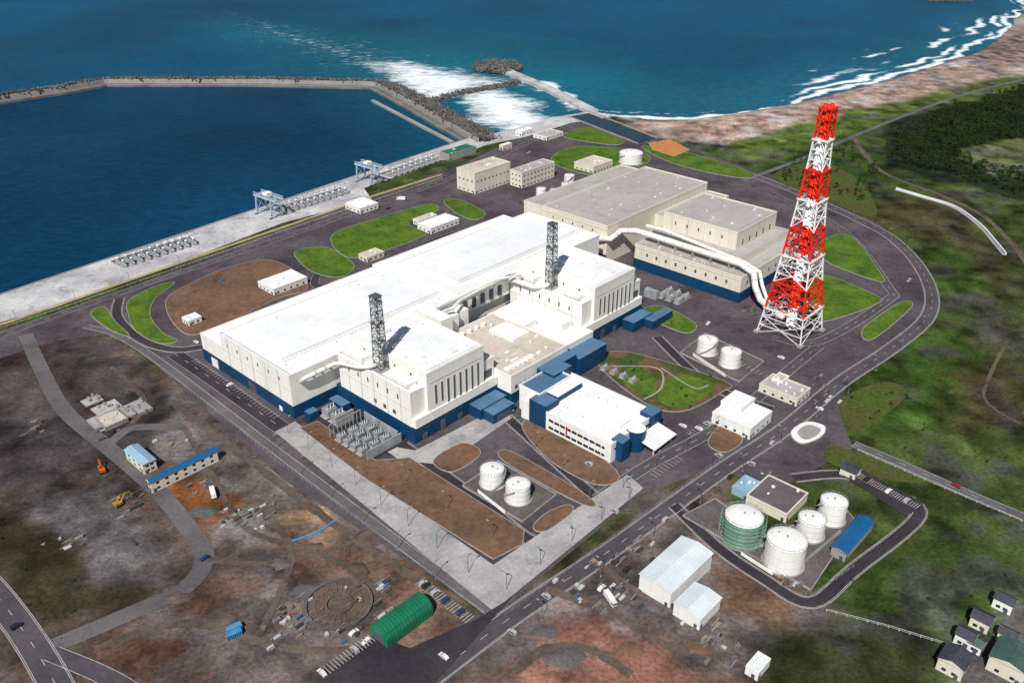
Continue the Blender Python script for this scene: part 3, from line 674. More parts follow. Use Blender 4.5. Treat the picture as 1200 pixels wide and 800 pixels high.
b.finish()
b=duct('exhaust_duct',[(494,372,20),(497,362,21),(510,362,24),(516,352,25),(516,340,25),(515,262,25),(513,250,22),(510,246,14),(508,240,7),(503,228,5),(498,217,5)],2.3)
for v in (270,285,300,315,330): b.box(513.5,v,517.5,v+.6,19,23,'steel')
for (u,v) in ((504,232),(500,222)): b.box(u-2,v-.5,u+2,v+.5,0,3.4,'conc')
b.finish()
b=duct('exhaust_duct',[(519,345,30),(520,330,30.5),(521,262,24),(522,250,20),(520,246,12),(514,238,6),(501,214,6)],1.4); b.finish()
# ---------------------------------------------------------------- red/white tower
tu,tv=UV(925,388)
def tower():
    b=P('red_white_exhaust_tower'); H=147.; n=24
    def hw(z): return 3.6+11.8*(1-z/H)**1.6
    def colr(z): return 'red' if int((H-z)/(H/8))%2==0 else 'twhite'
    c=[(-1,-1),(1,-1),(1,1),(-1,1)]
    zs=[H*i/n for i in range(n+1)]
    for k in range(4):
        b.box(tu+c[k][0]*hw(0)-1.7,tv+c[k][1]*hw(0)-1.7,tu+c[k][0]*hw(0)+1.7,tv+c[k][1]*hw(0)+1.7,-.3,1.4,'conc')
    for i in range(n):
        za,zb=zs[i],zs[i+1]; m=colr((za+zb)/2); ha,hb=hw(za),hw(zb)
        w=1.15*(1-.3*za/H)*(1.0 if i>2 else .75)
        if m=='twhite': w*=.82
        for k in range(4):
            a=c[k];d=c[(k+1)%4]
            b.beam((tu+a[0]*ha,tv+a[1]*ha,za),(tu+a[0]*hb,tv+a[1]*hb,zb),w,m)
            b.beam((tu+a[0]*hb,tv+a[1]*hb,zb-.3),(tu+d[0]*hb,tv+d[1]*hb,zb-.3),w*.6,m)
            mx_,my_=(a[0]+d[0])/2,(a[1]+d[1])/2
            if i%2==0 or i>14:
                b.beam((tu+a[0]*ha,tv+a[1]*ha,za),(tu+mx_*hb,tv+my_*hb,zb),w*.5,m); b.beam((tu+d[0]*ha,tv+d[1]*ha,za),(tu+mx_*hb,tv+my_*hb,zb),w*.5,m)
            else:
                b.beam((tu+mx_*ha,tv+my_*ha,za),(tu+a[0]*hb,tv+a[1]*hb,zb),w*.5,m); b.beam((tu+mx_*ha,tv+my_*ha,za),(tu+d[0]*hb,tv+d[1]*hb,zb),w*.5,m)
            b.beam((tu+a[0]*hb,tv+a[1]*hb,zb-.3),(tu,tv,zb-.3),w*.35,m)
        if i%3==2 or i in(20,22):
            e=hb+1.1
            for s_ in ((-e,-e,e,-e+1.5),(-e,e-1.5,e,e),(-e,-e+1.5,-e+1.5,e-1.5),(e-1.5,-e+1.5,e,e-1.5)):
                b.box(tu+s_[0],tv+s_[1],tu+s_[2],tv+s_[3],zb-.8,zb-.6,m)
            for k in range(4):
                a=c[k];d=c[(k+1)%4]; b.beam((tu+a[0]*e,tv+a[1]*e,zb+.3),(tu+d[0]*e,tv+d[1]*e,zb+.3),.15,m)
    for (du,dv) in ((-1.8,-1.1),(1.8,-1.1),(0,1.9)):
        for i in range(8):
            za=H/8*i;zb=H/8*(i+1)+(1.6 if i==7 else 0); b.tube([(tu+du,tv+dv,max(za,3)),(tu+du,tv+dv,zb)],1.4,'red' if i%2==1 else 'twhite',14)
    b.finish()
tower()
# ---------------------------------------------------------------- small aligned buildings
def hut(name,L,R,z,wall='white',roof='roof',win=1,base=None,gable=None,door=True,extra=0):
    a=UV(*L,z);c=UV(*R,z); u0,v1=a; u1,v0=c
    if u1<u0:u0,u1=u1,u0
    if v1<v0:v0,v1=v1,v0
    b=P(name)
    if gable:
        b.box(u0,v0,u1,v1,-.5,z,wall,wall); h=gable; e=.5
        if (u1-u0)>(v1-v0): b.prism([(v0-e,z+.05),(v1+e,z+.05),((v0+v1)/2,z+h)],u0-e,u1+e,wall,'x',roof)
        else: b.prism([(u0-e,z+.05),(u1+e,z+.05),((u0+u1)/2,z+h)],v0-e,v1+e,wall,'y',roof)
    else:
        block(b,u0,v0,u1,v1,z,wall,roof,par=.5)
        roofkit(b,u0+1.5,v0+1.5,u1-1.5,v1-1.5,z,3+extra,'white')
    if base: b.box(u0-.2,v0-.2,u1+.2,v1+.2,-.5,base,'blue')
    if win and z>2.6:
        rows=max(1,int(z/4)) if win==1 else win
        for r in range(rows):
            zz=1.2+r*(z-.6)/rows; h=min(1.4,(z/rows)*.4)
            slots(b,'v',v0,u0+1,u1-1,max(2,int((u1-u0)/5)),1.6,zz,zz+h,'glass',.06)
            slots(b,'u',u0,v0+1,v1-1,max(2,int((v1-v0)/5)),1.6,zz,zz+h,'glass',.06)
    if door: b.box(u0+.8,v0-.1,u0+2.2,v0+.3,0,2.3,'louver'); b.box(u0-.1,v0+1.2,u0+.3,v0+2.6,0,2.3,'louver')
    b.finish(); return u0,v0,u1,v1
hut('administration_building',(535,197),(598,190),20,'wall5','roofb',2,extra=6)
hut('pump_house',(598,199),(650,190),15,'wall5','roof5',1,extra=5)
hut('switchgear_building',(489,262),(538,256),5,'white','roof')
hut('storehouse',(484,257),(512,252),4,'white','roofb')
hut('storehouse',(302,330),(360,325),5,'white','roof',1)
hut('gatehouse',(213,372),(236,371),4,'white','roof')
hut('workshop_building',(404,238),(443,238),5,'white','roof')
hut('storehouse',(420,298),(450,295),4,'wall5','roofb')
hut('intake_building',(515,178),(558,172),7,'conc','greenroof',0)
hut('storehouse',(673,190),(718,188),7,'wall5','roofb',1,extra=4)
hut('storehouse',(604,153),(625,151),5,'white','roof')
hut('storehouse',(625,157),(660,155),4,'white','roof5')
hut('storehouse',(585,170),(600,168),5,'wall5','roof')
hut('laboratory_building',(835,483),(905,482),7,'white','roof',1,extra=6)
hut('laboratory_annex',(845,470),(885,467),9.5,'white','roof',1)
hut('gatehouse',(890,450),(950,455),5,'wall5','roof5',1,extra=5)
hut('storehouse',(905,443),(925,441),6,'white','roofb',1)
hut('pump_house',(858,570),(893,566),4,'cyanroof','cyanroof',0)
hut('fire_pump_building',(875,580),(947,578),5,'wall5','roofm',0,extra=0)
hut('warehouse',(750,672),(835,648),9,'white','whroof',0,gable=1.6)
hut('warehouse',(790,706),(845,700),6.5,'white','whroof',0,gable=1.2)
hut('storehouse',(975,640),(1024,611),5,'conc','blueroof',0,gable=1.)
hut('storehouse',(874,780),(903,772),4,'white','whroof',0)
hut('site_office',(146,527),(182,538),6,'wall5','cyanroof',2,gable=1.2)
hut('site_office',(172,562),(254,528),6.5,'wall5','blueroof',2,gable=1.4)
hut('storehouse',(985,548),(1010,548),4,'wall5','tile',0,gable=1)
hut('storehouse',(110,490),(150,490),2.2,'conc','roofb',0,door=False)
for (L,R,z_) in (((1138,722),(1166,722),5),((1120,742),(1146,742),5),((1165,700),(1192,702),5),((1100,770),(1140,768),6),((1160,768),(1215,766),7),((1170,740),(1195,742),4),((1135,752),(1155,752),4)):
    hut('house',L,R,z_,random.choice(['wall5','white']),random.choice(['tile','tileb','tile']),1,gable=2.)
u0,v1=UV(433,735,4);u1,v0=UV(507,712,4)
b=P('green_arched_warehouse'); mv=(v0+v1)/2; hw_=(v1-v0)/2
prof=[(mv+hw_*math.cos(math.pi*i/10),3.5+4.5*math.sin(math.pi*i/10)) for i in range(11)]
b.prism([(v1,-.3)]+prof+[(v0,-.3)],u0,u1,'greenroof','x','greenroof')
for k in range(9):
    uu_=u0+(u1-u0)*k/8
    for i in range(10): b.beam((uu_,*prof[i]),(uu_,*prof[i+1]),.22,'greenroof')
b.box(u0-.12,mv-3,u0+.2,mv+3,0,4.6,'louver'); b.finish()
cx,cy=G(397,708); b=B('circular_foundation',cx,cy,0)
for (ri,ro,h) in ((4.8,6.,1.),(9.6,10.2,.6),(13.0,14.2,1.2)): b.ring(0,0,-.1,h,ri,ro,'gravel' if ro>7 else 'track',40)
b.cyl(0,0,-.1,.25,13,13,'track',40)
for k in range(24): a=k*math.pi/12; b.beam((6*math.cos(a),6*math.sin(a),.5),(13.2*math.cos(a),13.2*math.sin(a),.6),.3,'dirt')
b.finish()
def tank(px,py,r,h,m='white',name='storage_tank',scaf=False):
    x,y=G(px,py); b=B(name,x,y,random.random()*6)
    b.cyl(0,0,-.2,.5,r+.8,r+.8,'conc',40); b.cyl(0,0,.5,h,r,r,m,40,'white')
    b.dome(0,0,h,r,r*.16,'white',40)
    for k in (.33,.66,1.): b.ring(0,0,h*k-.12,h*k,r,r+.14,'seam' if not scaf else 'dsteel',40)
    n=24
    for k in range(n):
        a=2*math.pi*k/n; p=(r*math.cos(a),r*math.sin(a)); b.beam((*p,h),(*p,h+1.1),.1,'steel'); c=2*math.pi*(k+1)/n; b.beam((*p,h+1.1),(r*math.cos(c),r*math.sin(c),h+1.1),.1,'steel')
    for k in range(20):
        a=-.5+k*.09; zz=.5+(h-.5)*k/20; b.box((r+.5)*math.cos(a)-.45,(r+.5)*math.sin(a)-.45,(r+.5)*math.cos(a)+.45,(r+.5)*math.sin(a)+.45,zz,zz+.15,'steel')
    b.cyl(0,0,h+r*.14,h+r*.16+.8,.5,.5,'steel',10); b.cyl(r*.4,r*.3,h,h+r*.16+.5,.35,.35,'steel',8)
    if scaf:
        R=r+1.6
        for k in range(22):
            a=2*math.pi*k/22;c=2*math.pi*(k+1)/22; b.beam((R*math.cos(a),R*math.sin(a),0),(R*math.cos(a),R*math.sin(a),h+.5),.16,'tgreen')
            for j in range(1,7): b.beam((R*math.cos(a),R*math.sin(a),h*j/6),(R*math.cos(c),R*math.sin(c),h*j/6),.14,'tgreen')
    b.finish()
tank(577,566,6,9); tank(607,584,6,9)
tank(828,413,6.2,9.5); tank(855,427,6.2,9.5)
tank(868,630,8.6,13,'tgreen',scaf=True); tank(917,659,8.6,13.5); tank(948,626,6.2,9.5); tank(973,608,6.2,11)
tank(739,190,12,10); tank(667,216,5,9); tank(634,232,4.6,9); tank(662,222,3.5,6); tank(648,228,3,5)
def bund(px,h=1.2,w=.4,mat='conc',name='bund_wall'):
    p=gp(px); z=nextz(); island('bund_floor',[*px],'gravel',False,False,z)
    b=B(name)
    for i in range(len(p)):
        a=Vector(p[i]);c=Vector(p[(i+1)%len(p)]); d=(c-a).normalized(); nn=Vector((-d.y,d.x))*w/2
        hh=h-(.01*(i%2)); q=[a-nn,c-nn,c+nn,a+nn]; b.add([(k.x,k.y,0) for k in q]+[(k.x,k.y,hh) for k in q],[(0,1,5,4),(1,2,6,5),(2,3,7,6),(3,0,4,7),(4,5,6,7)],mat)
    b.finish()
bund([(542,570),(584,541),(652,580),(612,612)],1.)
bund([(797,414),(826,392),(895,424),(866,448)],1.)
bund([(800,605),(838,585),(900,630),(985,590),(1003,612),(950,692)],1.)
b=B('pipe_rack')
for (a,c) in (((868,648),(905,672)),((880,640),(960,632)),((930,668),(985,622)),((560,575),(592,600)),((812,415),(850,440))):
    for k in range(3):
        A=G(a[0],a[1]+k*1.5);C=G(c[0],c[1]+k*1.5); b.tube([(*A,.9),(*C,.9)],.22,'pipe',6)
b.finish()
# ---------------------------------------------------------------- cranes and pumps
def gantry(px,py):
    x,y=G(px,py); b=B('gantry_crane',x,y,math.atan2(qd[1],qd[0])); m='bl'
    for sx in (-6,6):
        for sy in (-10,10): b.beam((sx,sy,0),(sx*.7,sy,17),1.1,m); b.box(sx-1.5,sy-.8,sx+1.5,sy+.8,.1,1.3,'dsteel')
        b.beam((sx,-10,5),(sx*.8,-10,12),.4,m)
        b.beam((sx*.7,-17,17),(sx*.7,13,17),1.3,m); b.beam((sx*.7,-17,19.5),(sx*.7,13,19.5),.5,m)
        for k in range(10): b.beam((sx*.7,-17+3*k,17),(sx*.7,-14+3*k,19.5) ,.3,m)
    for sy in (-10,10): b.beam((-6,sy,3),(6,sy,3),.8,m); b.beam((-4.2,sy,17),(4.2,sy,17),.9,m); b.beam((-5.8,sy,3),(4.4,sy,15),.4,m); b.beam((5.8,sy,3),(-4.4,sy,15),.4,m)
    b.beam((-4.2,-17,17),(4.2,-17,17),.8,m); b.beam((-4.2,13,17),(4.2,13,17),.8,m)
    b.box(-3.2,-4,3.2,2,17.8,21,'white'); b.box(3,-9,5.4,-6,13.5,16.2,'bl'); b.beam((0,-1,17),(0,-1,8),.15,'dsteel'); b.box(-.6,-1.6,.6,-.4,7,8,'yel')
    b.finish()
gantry(316,252); gantry(432,214)
pb=B('seawater_pump'); pb.box(-2.6,-3.4,2.6,3.4,0,.8,'conc'); pb.cyl(0,0,.8,3.6,1.9,1.9,'steel',16); pb.cyl(0,0,3.6,5.2,1.2,1.1,'steel',14); pb.dome(0,0,5.2,1.1,.6,'white',14,3); pb.tube([(0,0,2),(0,-3.2,2),(0,-4,1)],.8,'steel',10); pb.box(1.4,1.6,2.6,3,.8,3,'steel')
pt0=pb.finish(); first=[True]
def pumps(a,c,n):
    A=G(*a);C=G(*c); rot=math.atan2(qd[1],qd[0])
    for r in (0,1):
        for i in range(n):
            t=i/(n-1); x=A[0]+(C[0]-A[0])*t;y=A[1]+(C[1]-A[1])*t; o=-3.8 if r else 3.8
            x-=qd[1]*o;y+=qd[0]*o
            if first[0]: pt0.location=(x,y,.05);pt0.rotation_euler=(0,0,rot); first[0]=False
            else: inst(pt0,'seawater_pump',x,y,.05,rot)
pumps((143,311),(225,285),10); pumps((336,247),(402,226),10); pumps((458,206),(510,188),9)
b=B('intake_gate_frames')
for (a,c,n) in (((140,303),(228,275),12),((335,238),(404,216),12),((455,199),(512,181),11)):
    A=G(*a);C=G(*c)
    for i in range(n):
        t=i/(n-1);x=A[0]+(C[0]-A[0])*t;y=A[1]+(C[1]-A[1])*t
        b.beam((x,y,0),(x,y,3.5),.5,'steel')
        if i: b.beam((px_,py_,3.4),(x,y,3.4),.4,'steel')
        px_,py_=x,y
b.finish()
b=B('intake_deck')
for (a,c) in (((136,310),(232,280)),((330,247),(408,222)),((452,206),(516,185))):
    r_=resample(gp([a,c]),6); ribbon(b,r_,-9,9,.35,'gravel',zb=0)
b.finish()
sheet('settling_basin',gp([(668,137),(690,133),(768,163),(748,168)]),'pool',nextz())
b=B('basin_wall'); ribbon(b,resample(gp([(666,137),(748,169)]),8),-.6,.6,1.2,'conc',zb=0); ribbon(b,resample(gp([(690,131),(772,163)]),8),-.6,.6,1.3,'conc',zb=0); b.finish()
island('sand_bed',[(760,168),(785,164),(808,176),(790,184),(765,176)],'orange',False)
island('helipad_marking',[(928,505),(945,495),(966,500),(962,512),(942,520),(930,515)],'twhite')
island('soil_bed',[(934,507),(946,499),(961,503),(957,511),(943,516)],'conc',True,False,nextz()+.2)
b=P('concrete_foundation')
for (px,py,w,h) in ((125,478,7,5),(140,490,8,4),(118,495,5,6),(150,480,5,4),(165,478,4,7),(108,470,5,4)):
    u,v=UV(px,py); b.box(u-w,v-h,u+w,v+h,-.2,random.uniform(.5,1.6),'conc','concl')
    for k in range(6): a=random.uniform(-w,w);c_=random.uniform(-h,h); b.box(u+a-.5,v+c_-.8,u+a+.5,v+c_+.8,0,random.uniform(1.7,2.6),'conc')
b.finish()
b=B('blue_tarpaulin'); tl=resample(gp([(342,634),(372,624),(396,608)]),3); ribbon(b,tl,-.5,.5,.5,'tarp',zb=0); b.finish()
def stalls(a,c,n,depth):
    A=G(*a);C=G(*c);z=nextz()+.03; b=B('parking_bay_marking'); d=Vector((C[0]-A[0],C[1]-A[1])); l=d.length; d.normalize(); nn=Vector((-d.y,d.x))
    for i in range(n+1):
        p=Vector(A)+d*l*i/n; w=d*.12; q=[p-w,p+w,p+w+nn*depth,p-w+nn*depth]; b.add([(k.x,k.y,z) for k in q],[(0,1,2,3)],'line')
    b.finish(); return [(tuple(Vector(A)+d*l*(i+.5)/n+nn*depth*.5),math.atan2(nn.y,nn.x)) for i in range(n)]
sheet('car_park',gp([(985,556),(1005,548),(1083,590),(1062,606)]),'roadd',nextz())
S=stalls((1003,560),(1072,597),26,5); S3=stalls((498,678),(556,722),20,-5.5)
sheet('car_park',gp([(370,800),(440,745),(480,760),(560,725),(600,700),(560,745),(500,810),(360,830)]),'roadd',nextz())
S2=stalls((812,512),(850,490),12,5); S4=stalls((380,795),(440,752),16,5)
stalls((225,424),(320,491),30,4.5); stalls((770,560),(800,540),8,5); stalls((850,420),(900,445),10,4)
# ---------------------------------------------------------------- vehicles
def car_mesh(p,van=False,truck=False):
    b=B('parked_car')
    if truck:
        b.box(-4,-1.15,2,1.15,1,3.4,'white'); b.box(2.15,-1.1,4,1.1,.6,2.9,p); b.box(3.96,-1,4.06,1,1.7,2.6,'glass'); b.box(2.7,-1.14,3.7,1.14,1.8,2.6,'glass'); b.box(-4,-.9,4,.9,.5,1,'dsteel'); ws=(-2.8,2.9);r=.5
    else:
        H=1.9 if van else 1.42
        prof=[(-2.2,.35),(2.2,.35),(2.25,.75),(2.05,.95),(1.1,1.0),(.45,H),(-1.4 if not van else -2.1,H),(-2.0 if not van else -2.2,1.0),(-2.25,.8)]
        b.prism(prof,-.85,.85,p,'y')
        b.prism([(.98,1.04),(.42,H-.08),(-1.35,H-.08),(-1.85,1.04)],-.87,.87,'glass','y')
        b.add([(1.08,-.7,1.04),(1.08,.7,1.04),(.5,.65,H-.05),(.5,-.65,H-.05)],[(0,1,2,3)],'glass'); ws=(-1.35,1.4);r=.33
    for wx_ in ws:
        for wy_ in (-1,1): b.tube([(wx_,wy_*.62,r),(wx_,wy_*.9,r)],r,'tyre',12)
    return b
cars=[]
for i,p in enumerate(paints): o=car_mesh(p,van=(i%3==1)).finish(False); cars.append(o)
tr=car_mesh(paints[0],truck=True); tr.name='box_truck'; tr=tr.finish(False)
def putcar(x,y,a,o=None): inst(o or random.choices(cars,[6,4,.5,1,1.5,.5])[0],'parked_car' if o is None else 'box_truck',x,y,.2,a)
for (p,a) in S:
    if random.random()<.15: putcar(p[0],p[1],a)
for (p,a) in S3+S2+S4:
    if random.random()<.2: putcar(p[0],p[1],a)
for (px,py) in ((430,752),(415,742),(600,742),(705,690),(735,668),(640,700),(780,610),(856,560),(720,600),(690,545),(735,562),(800,500),(880,545),(905,520),(915,420),(830,380),(735,350),(590,275),(455,245),(260,330),(230,402),(270,452),(620,180),(1065,330),(960,480),(520,770),(1120,570),(20,735),(842,535),(240,655)):
    x,y=G(px,py); putcar(x,y,PHI+random.choice([0,math.pi/2,math.pi])+random.uniform(-.1,.1))
for (px,py) in ((250,580),(715,705),(470,235)):
    x,y=G(px,py); putcar(x,y,random.random()*6,tr)
def excav(px,py,m='yel',a=0):
    x,y=G(px,py); b=B('excavator',x,y,a)
    for s_ in (-1.2,1.2): b.prism([(-1.9,0.1),(1.9,.1),(2.3,.5),(1.9,.95),(-1.9,.95),(-2.3,.5)],s_-.3,s_+.3,'tyre','y')
    b.cyl(0,0,.9,1.2,.9,.9,'dsteel',12); b.box(-2.4,-1.4,1.3,1.4,1.2,2.3,m); b.box(-2.5,-1.4,-1.2,1.4,2.3,2.7,m); b.box(.1,.3,1.5,1.4,2.3,3.5,m); b.box(.3,.26,1.56,1.44,2.6,3.3,'glass')
    b.beam((1.2,-.3,1.9),(3.8,-.3,5),.5,m); b.beam((3.8,-.3,5),(6.4,-.3,4.2),.45,m); b.beam((6.4,-.3,4.2),(6.9,-.3,1.4),.4,m); b.prism([(6.3,.3),(7.3,.3),(7.4,1.5),(6.6,1.6)],-.9,.3,'dsteel','y'); b.beam((2.,-.3,2.2),(4,-.3,4.6),.2,'steel')
    b.finish()
for (px,py,m,a) in ((140,592,'yel',1),(120,553,'ora',2.2)): excav(px,py,m,a)
cm=[mk('material_'+n,c,None,.5,3,.7,var=.25) for n,c in (('white',(.55,.54,.52)),('grey',(.18,.17,.17)),('brown',(.12,.08,.06)),('dark',(.06,.055,.055)),('tan',(.3,.24,.18)),('blue',(.04,.14,.26)))]
def stack(px,py,n,sp):
    x,y=G(px,py); b=B('building_material_stack',x,y,PHI)
    for i in range(n):
        u=random.uniform(-sp,sp);v=random.uniform(-sp,sp);w=random.uniform(.4,1.8);h=random.uniform(.3,.9);m=random.choices(cm,[3,4,3,3,2,.5])[0]
        b.box(u-w,v-h,u+w,v+h,-.1+.002*i,random.uniform(.3,1.3),m)
        if random.random()<.5: b.beam((u-w*1.8,v+h+.4,.3),(u+w*1.9,v+h+.6,.4),.25,'steel')
    b.finish()
for (px,py,n,sp) in ((350,718,14,9),(405,745,10,7),(450,700,8,9),(330,740,12,9),(420,688,9,8),(745,690,12,9),(770,680,9,7),(845,765,10,9),(700,700,10,9),(655,690,8,8),(290,610,12,10),(310,600,8,9),(270,600,10,9),(230,570,6,7),(130,500,10,9),(150,590,10,8),(760,640,8,6),(735,655,8,6),(820,735,7,7),(905,560,5,6),(930,680,5,5),(75,640,8,9),(40,500,8,9),(200,520,8,8),(700,660,7,6),(650,485,5,4),(770,375,8,6),(790,350,8,7),(880,365,6,5),(590,215,6,9),(610,235,5,7),(570,270,5,7),(970,450,8,8),(980,470,7,7),(870,610,6,5)): stack(px,py,n,sp)
b=B('blue_storage_containers',*G(275,745),.6); b.box(-3,-1.2,3,1.2,0,2.5,'tarp'); b.box(-2,1.8,4,4.2,0,2.5,'tarp')
for k in range(9): b.box(-2.9+k*.7,-1.28,-2.6+k*.7,-1.2,.1,2.4,'blueroof')
b.finish()
b=B('soil_mound')
for (px,py,r) in ((240,600,5),(300,590,4),(660,770,6),(150,640,4),(360,690,4),(420,665,4),(820,760,4),(640,740,4),(210,700,4),(330,660,4),(740,760,4),(370,640,3)):
    x,y=G(px,py); n=14; vs=[];fs=[]
    for j,(rr,hh) in enumerate(((1,-.1),(.7,.4),(.35,.8))):
        for i in range(n): q=random.uniform(.75,1.25); vs.append((x+r*rr*q*math.cos(i*6.283/n)*1.4,y+r*rr*q*math.sin(i*6.283/n),hh*r*.22*random.uniform(.8,1.2) if j else -.1))
    vs.append((x,y,r*.2))
    for j in range(2): fs+=[(j*n+i,j*n+(i+1)%n,(j+1)*n+(i+1)%n,(j+1)*n+i) for i in range(n)]
    fs+=[(2*n+i,2*n+(i+1)%n,3*n) for i in range(n)]
    b.add(vs,fs,random.choice(['dirt','gravel','track']),True)
b.finish()
# ---------------------------------------------------------------- lamps, fences
lb=B('street_lamp'); lb.cyl(0,0,0,.5,.35,.3,'conc',8); lb.tube([(0,0,.4),(0,0,9.2),(.4,0,9.8),(2.2,0,10.1)],.13,'dsteel',6); lb.box(1.7,-.3,3,.3,9.95,10.2,'steel'); lb.box(1.8,-.22,2.9,.22,9.88,9.95,'twhite')
lo=lb.finish(False)
def lamps(px,step,rot=0,off=0):
    p=resample(gp(px),step)
    for i,(x,y) in enumerate(p):
        x,y=offs(p,i,off); inst(lo,'street_lamp',x,y,.1,rot)
lamps([(340,506),(578,690)],21,PHI); lamps([(590,690),(748,574)],21,PHI+2); lamps([(330,525),(560,700)],26,PHI,-4)
lamps([(430,535),(610,655)],30,PHI+1.5); lamps([(20,380),(520,210)],40,PHI+1.5); lamps([(620,715),(980,455),(1085,372)],36,PHI+1.6,-6); lamps([(700,150),(900,214),(1050,290)],45,PHI+3,6)
lamps([(600,500),(700,590),(850,500)],24,PHI)
def fence(px,h=1.8,mat='steel',name='chain_link_fence',step=4):
    p=resample(gp(px),step); b=B(name)
    for i,(x,y) in enumerate(p):
        b.beam((x,y,0),(x,y,h),.13,mat)
        if i: b.beam((*p[i-1],h),(x,y,h),.09,mat); b.beam((*p[i-1],h*.5),(x,y,h*.5),.07,mat)
    b.finish()
fence([(968,716),(1040,735),(1112,757)],1.5,'twhite'); fence([(165,412),(330,545),(572,722)],2.); fence([(592,722),(760,600),(850,535)],2.); fence([(800,600),(950,700),(1000,665)],2.)
fence([(-20,392),(100,352),(330,272),(520,208)],1.,'white','guard_rail',5)
fence([(1005,528),(1100,570),(1200,612)],1.2,'white','guard_rail',5)
# ---------------------------------------------------------------- trees
def tree_data(seed,h=8):
    r=random.Random(seed); V=[];Fc=[];mi=[]
    def addf(vs,m): k=len(V); V.extend(vs); Fc.append(tuple(range(k,k+len(vs)))); mi.append(m)
    top=Vector((r.uniform(-.6,.6),r.uniform(-.6,.6),h*.85))
    for k in range(5):
        a=k*1.2566;c=(k+1)*1.2566; addf([(.22*math.cos(a),.22*math.sin(a),-.3),(.22*math.cos(c),.22*math.sin(c),-.3),(top.x+.06*math.cos(c),top.y+.06*math.sin(c),top.z),(top.x+.06*math.cos(a),top.y+.06*math.sin(a),top.z)],1)
    cl=[]
    for k in range(8):
        t=r.uniform(.35,.98); a=r.random()*6.28; rad=(1.1-t)*h*.42+.4; base=Vector((top.x*t,top.y*t,h*.85*t)); e=base+Vector((math.cos(a)*rad,math.sin(a)*rad,r.uniform(0,.9)))
        addf([tuple(base),tuple(base+Vector((0,0,.15))),tuple(e)],1); cl.append((e,r.uniform(.8,1.4)))
    cl.append((top+Vector((0,0,.6)),1.))
    for (c,s) in cl:
        for j in range(9):
            d=Vector((r.gauss(0,1),r.gauss(0,1),r.gauss(0,.6)))*s*.62; p=c+d; n_=Vector((r.gauss(0,1),r.gauss(0,1),r.gauss(.6,1))).normalized(); a=n_.orthogonal().normalized();b_=n_.cross(a); q=s*r.uniform(.35,.6)
            addf([tuple(p+a*q),tuple(p+b_*q*.8),tuple(p-a*q*.9),tuple(p-b_*q)],0)
    return np.array(V),Fc,mi
def forest(name,polys,spacing,excl=None,leaf='leaf',smin=.7,smax=1.25,h=8,keep=.85):
    T=[tree_data(s,h) for s in range(4)]; AV=[];AF=[];AM=[];k=0
    for px in polys:
        p=gp(px); xs_=[a[0] for a in p]; ys_=[a[1] for a in p]
        gx,gy=np.meshgrid(np.arange(min(xs_),max(xs_),spacing),np.arange(min(ys_),max(ys_),spacing)); gx=gx.ravel()+rng.uniform(-.5,.5,gx.size)*spacing; gy=gy.ravel()+rng.uniform(-.5,.5,gy.size)*spacing
        d=sdist(gx,gy,p)+fbm(vn1,gx,gy,.03,3)*16; ok=d>0
        if excl:
            for e in excl: ok&=sdist(gx,gy,gp(e))<2
        ok&=rng.random(gx.size)<keep*np.clip(1.1+fbm(vn3,gx,gy,.02,3)*1.6,.15,1)
        for x_,y_ in zip(gx[ok],gy[ok]):
            V,Fc,mi=T[random.randrange(4)]; s=random.uniform(smin,smax); a=random.random()*6.28; ca,sa=math.cos(a)*s,math.sin(a)*s
            AV.append(np.stack([V[:,0]*ca-V[:,1]*sa+x_,V[:,0]*sa+V[:,1]*ca+y_,V[:,2]*s],1)); AF+= [tuple(i+k for i in f) for f in Fc]; AM+=mi; k+=len(V)
    if not AV: return
    me=bpy.data.meshes.new(name); me.from_pydata(np.concatenate(AV).tolist(),[],AF); me.materials.append(M[leaf]); me.materials.append(M['bark']); me.polygons.foreach_set('material_index',AM); me.update()
    o=bpy.data.objects.new(name,me); scene.collection.objects.link(o)
forest('pine_forest',[[(1035,172),(1085,140),(1200,103),(1260,90),(1260,250),(1190,225),(1110,205),(1040,185)]],8.,[[(1118,176),(1200,162),(1300,160),(1300,198),(1160,202)],[(995,152),(1015,180),(1050,208),(1120,232),(1160,252),(1160,262),(1090,235),(1030,208),(990,175)]],'leaf',.7,1.3)
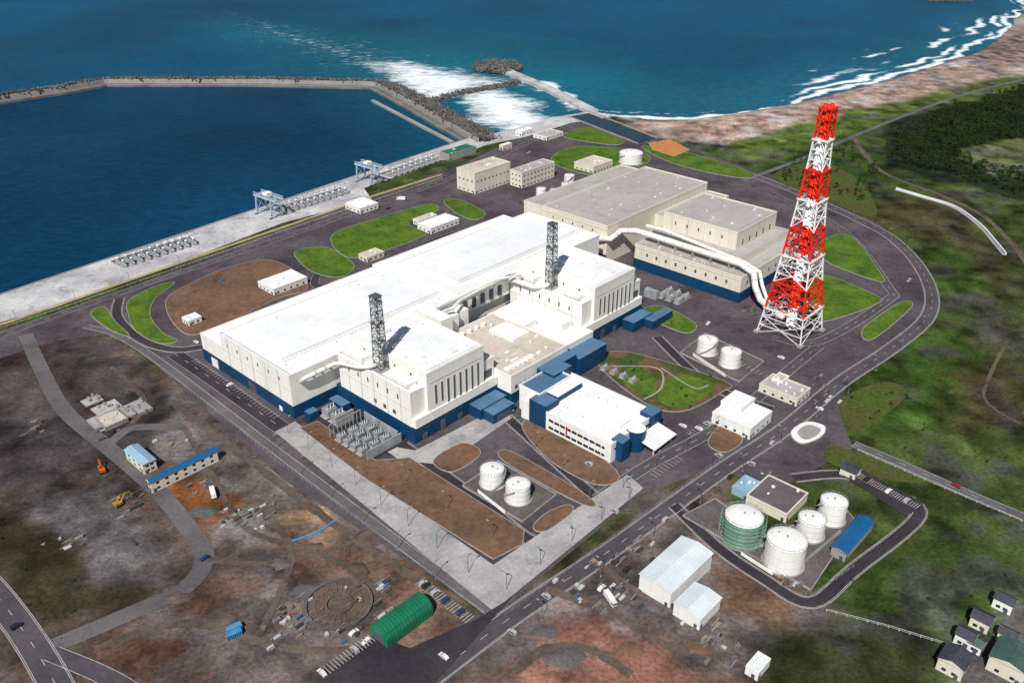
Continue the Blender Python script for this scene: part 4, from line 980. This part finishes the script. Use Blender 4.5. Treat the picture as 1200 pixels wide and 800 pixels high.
forest('pine_trees',[[(905,205),(960,175),(1000,170),(1028,205),(1010,240),(950,225)]],8,None,'leaf',.5,.9,8,.75)
forest('shrub_mass',[[(755,366),(775,360),(812,380),(800,388)],[(703,425),(735,414),(845,447),(800,480),(757,470)],[(1000,470),(1035,450),(1060,462),(1015,500)],[(395,280),(500,243),(510,247),(430,298)],[(950,705),(1000,680),(1110,730),(1100,745)],[(1110,590),(1200,630),(1200,640),(1120,600)]],9,None,'shrub',.22,.42,8,.35)
forest('scrub_vegetation',[[(1010,250),(1100,250),(1180,320),(1200,420),(1150,480),(1110,400),(1100,330)],[(0,600),(60,650),(100,700),(60,740),(0,690)],[(960,760),(1100,770),(1120,800),(980,810)],[(1010,510),(1100,400),(1200,480),(1200,600)],[(980,700),(1090,610),(1200,650),(1200,720)]],10,None,'shrub',.13,.34,8,.45)
# ---------------------------------------------------------------- light, sky, camera
el=math.radians(48); sx,sy=-.30,-.95; l=math.hypot(sx,sy); sx/=l;sy/=l
sun=bpy.data.lights.new('sun','SUN'); sun.energy=4.9; sun.angle=math.radians(.5); sun.color=(1,.97,.92); so=bpy.data.objects.new('sun',sun); scene.collection.objects.link(so)
dvec=Vector((sx*math.cos(el),sy*math.cos(el),math.sin(el))); so.rotation_euler=dvec.to_track_quat('Z','Y').to_euler(); so.location=(0,0,400)
w=bpy.data.worlds.new('World'); scene.world=w; w.use_nodes=True; nt=w.node_tree; bg=nt.nodes['Background']; sky=nt.nodes.new('ShaderNodeTexSky'); sky.sky_type='NISHITA'; sky.sun_disc=False; sky.sun_elevation=el; sky.sun_rotation=math.atan2(sx,sy)%(2*math.pi); nt.links.new(sky.outputs[0],bg.inputs[0]); bg.inputs[1].default_value=.055
cam=bpy.data.cameras.new('camera'); cam.sensor_width=36; cam.lens=F/1200*36; cam.clip_end=60000; cam.clip_start=1; co=bpy.data.objects.new('camera',cam); co.location=(0,0,CH); co.rotation_euler=(math.pi/2-TH,0,0); scene.collection.objects.link(co); scene.camera=co
scene.view_settings.view_transform='Standard'; scene.view_settings.look='None'; scene.view_settings.exposure=0
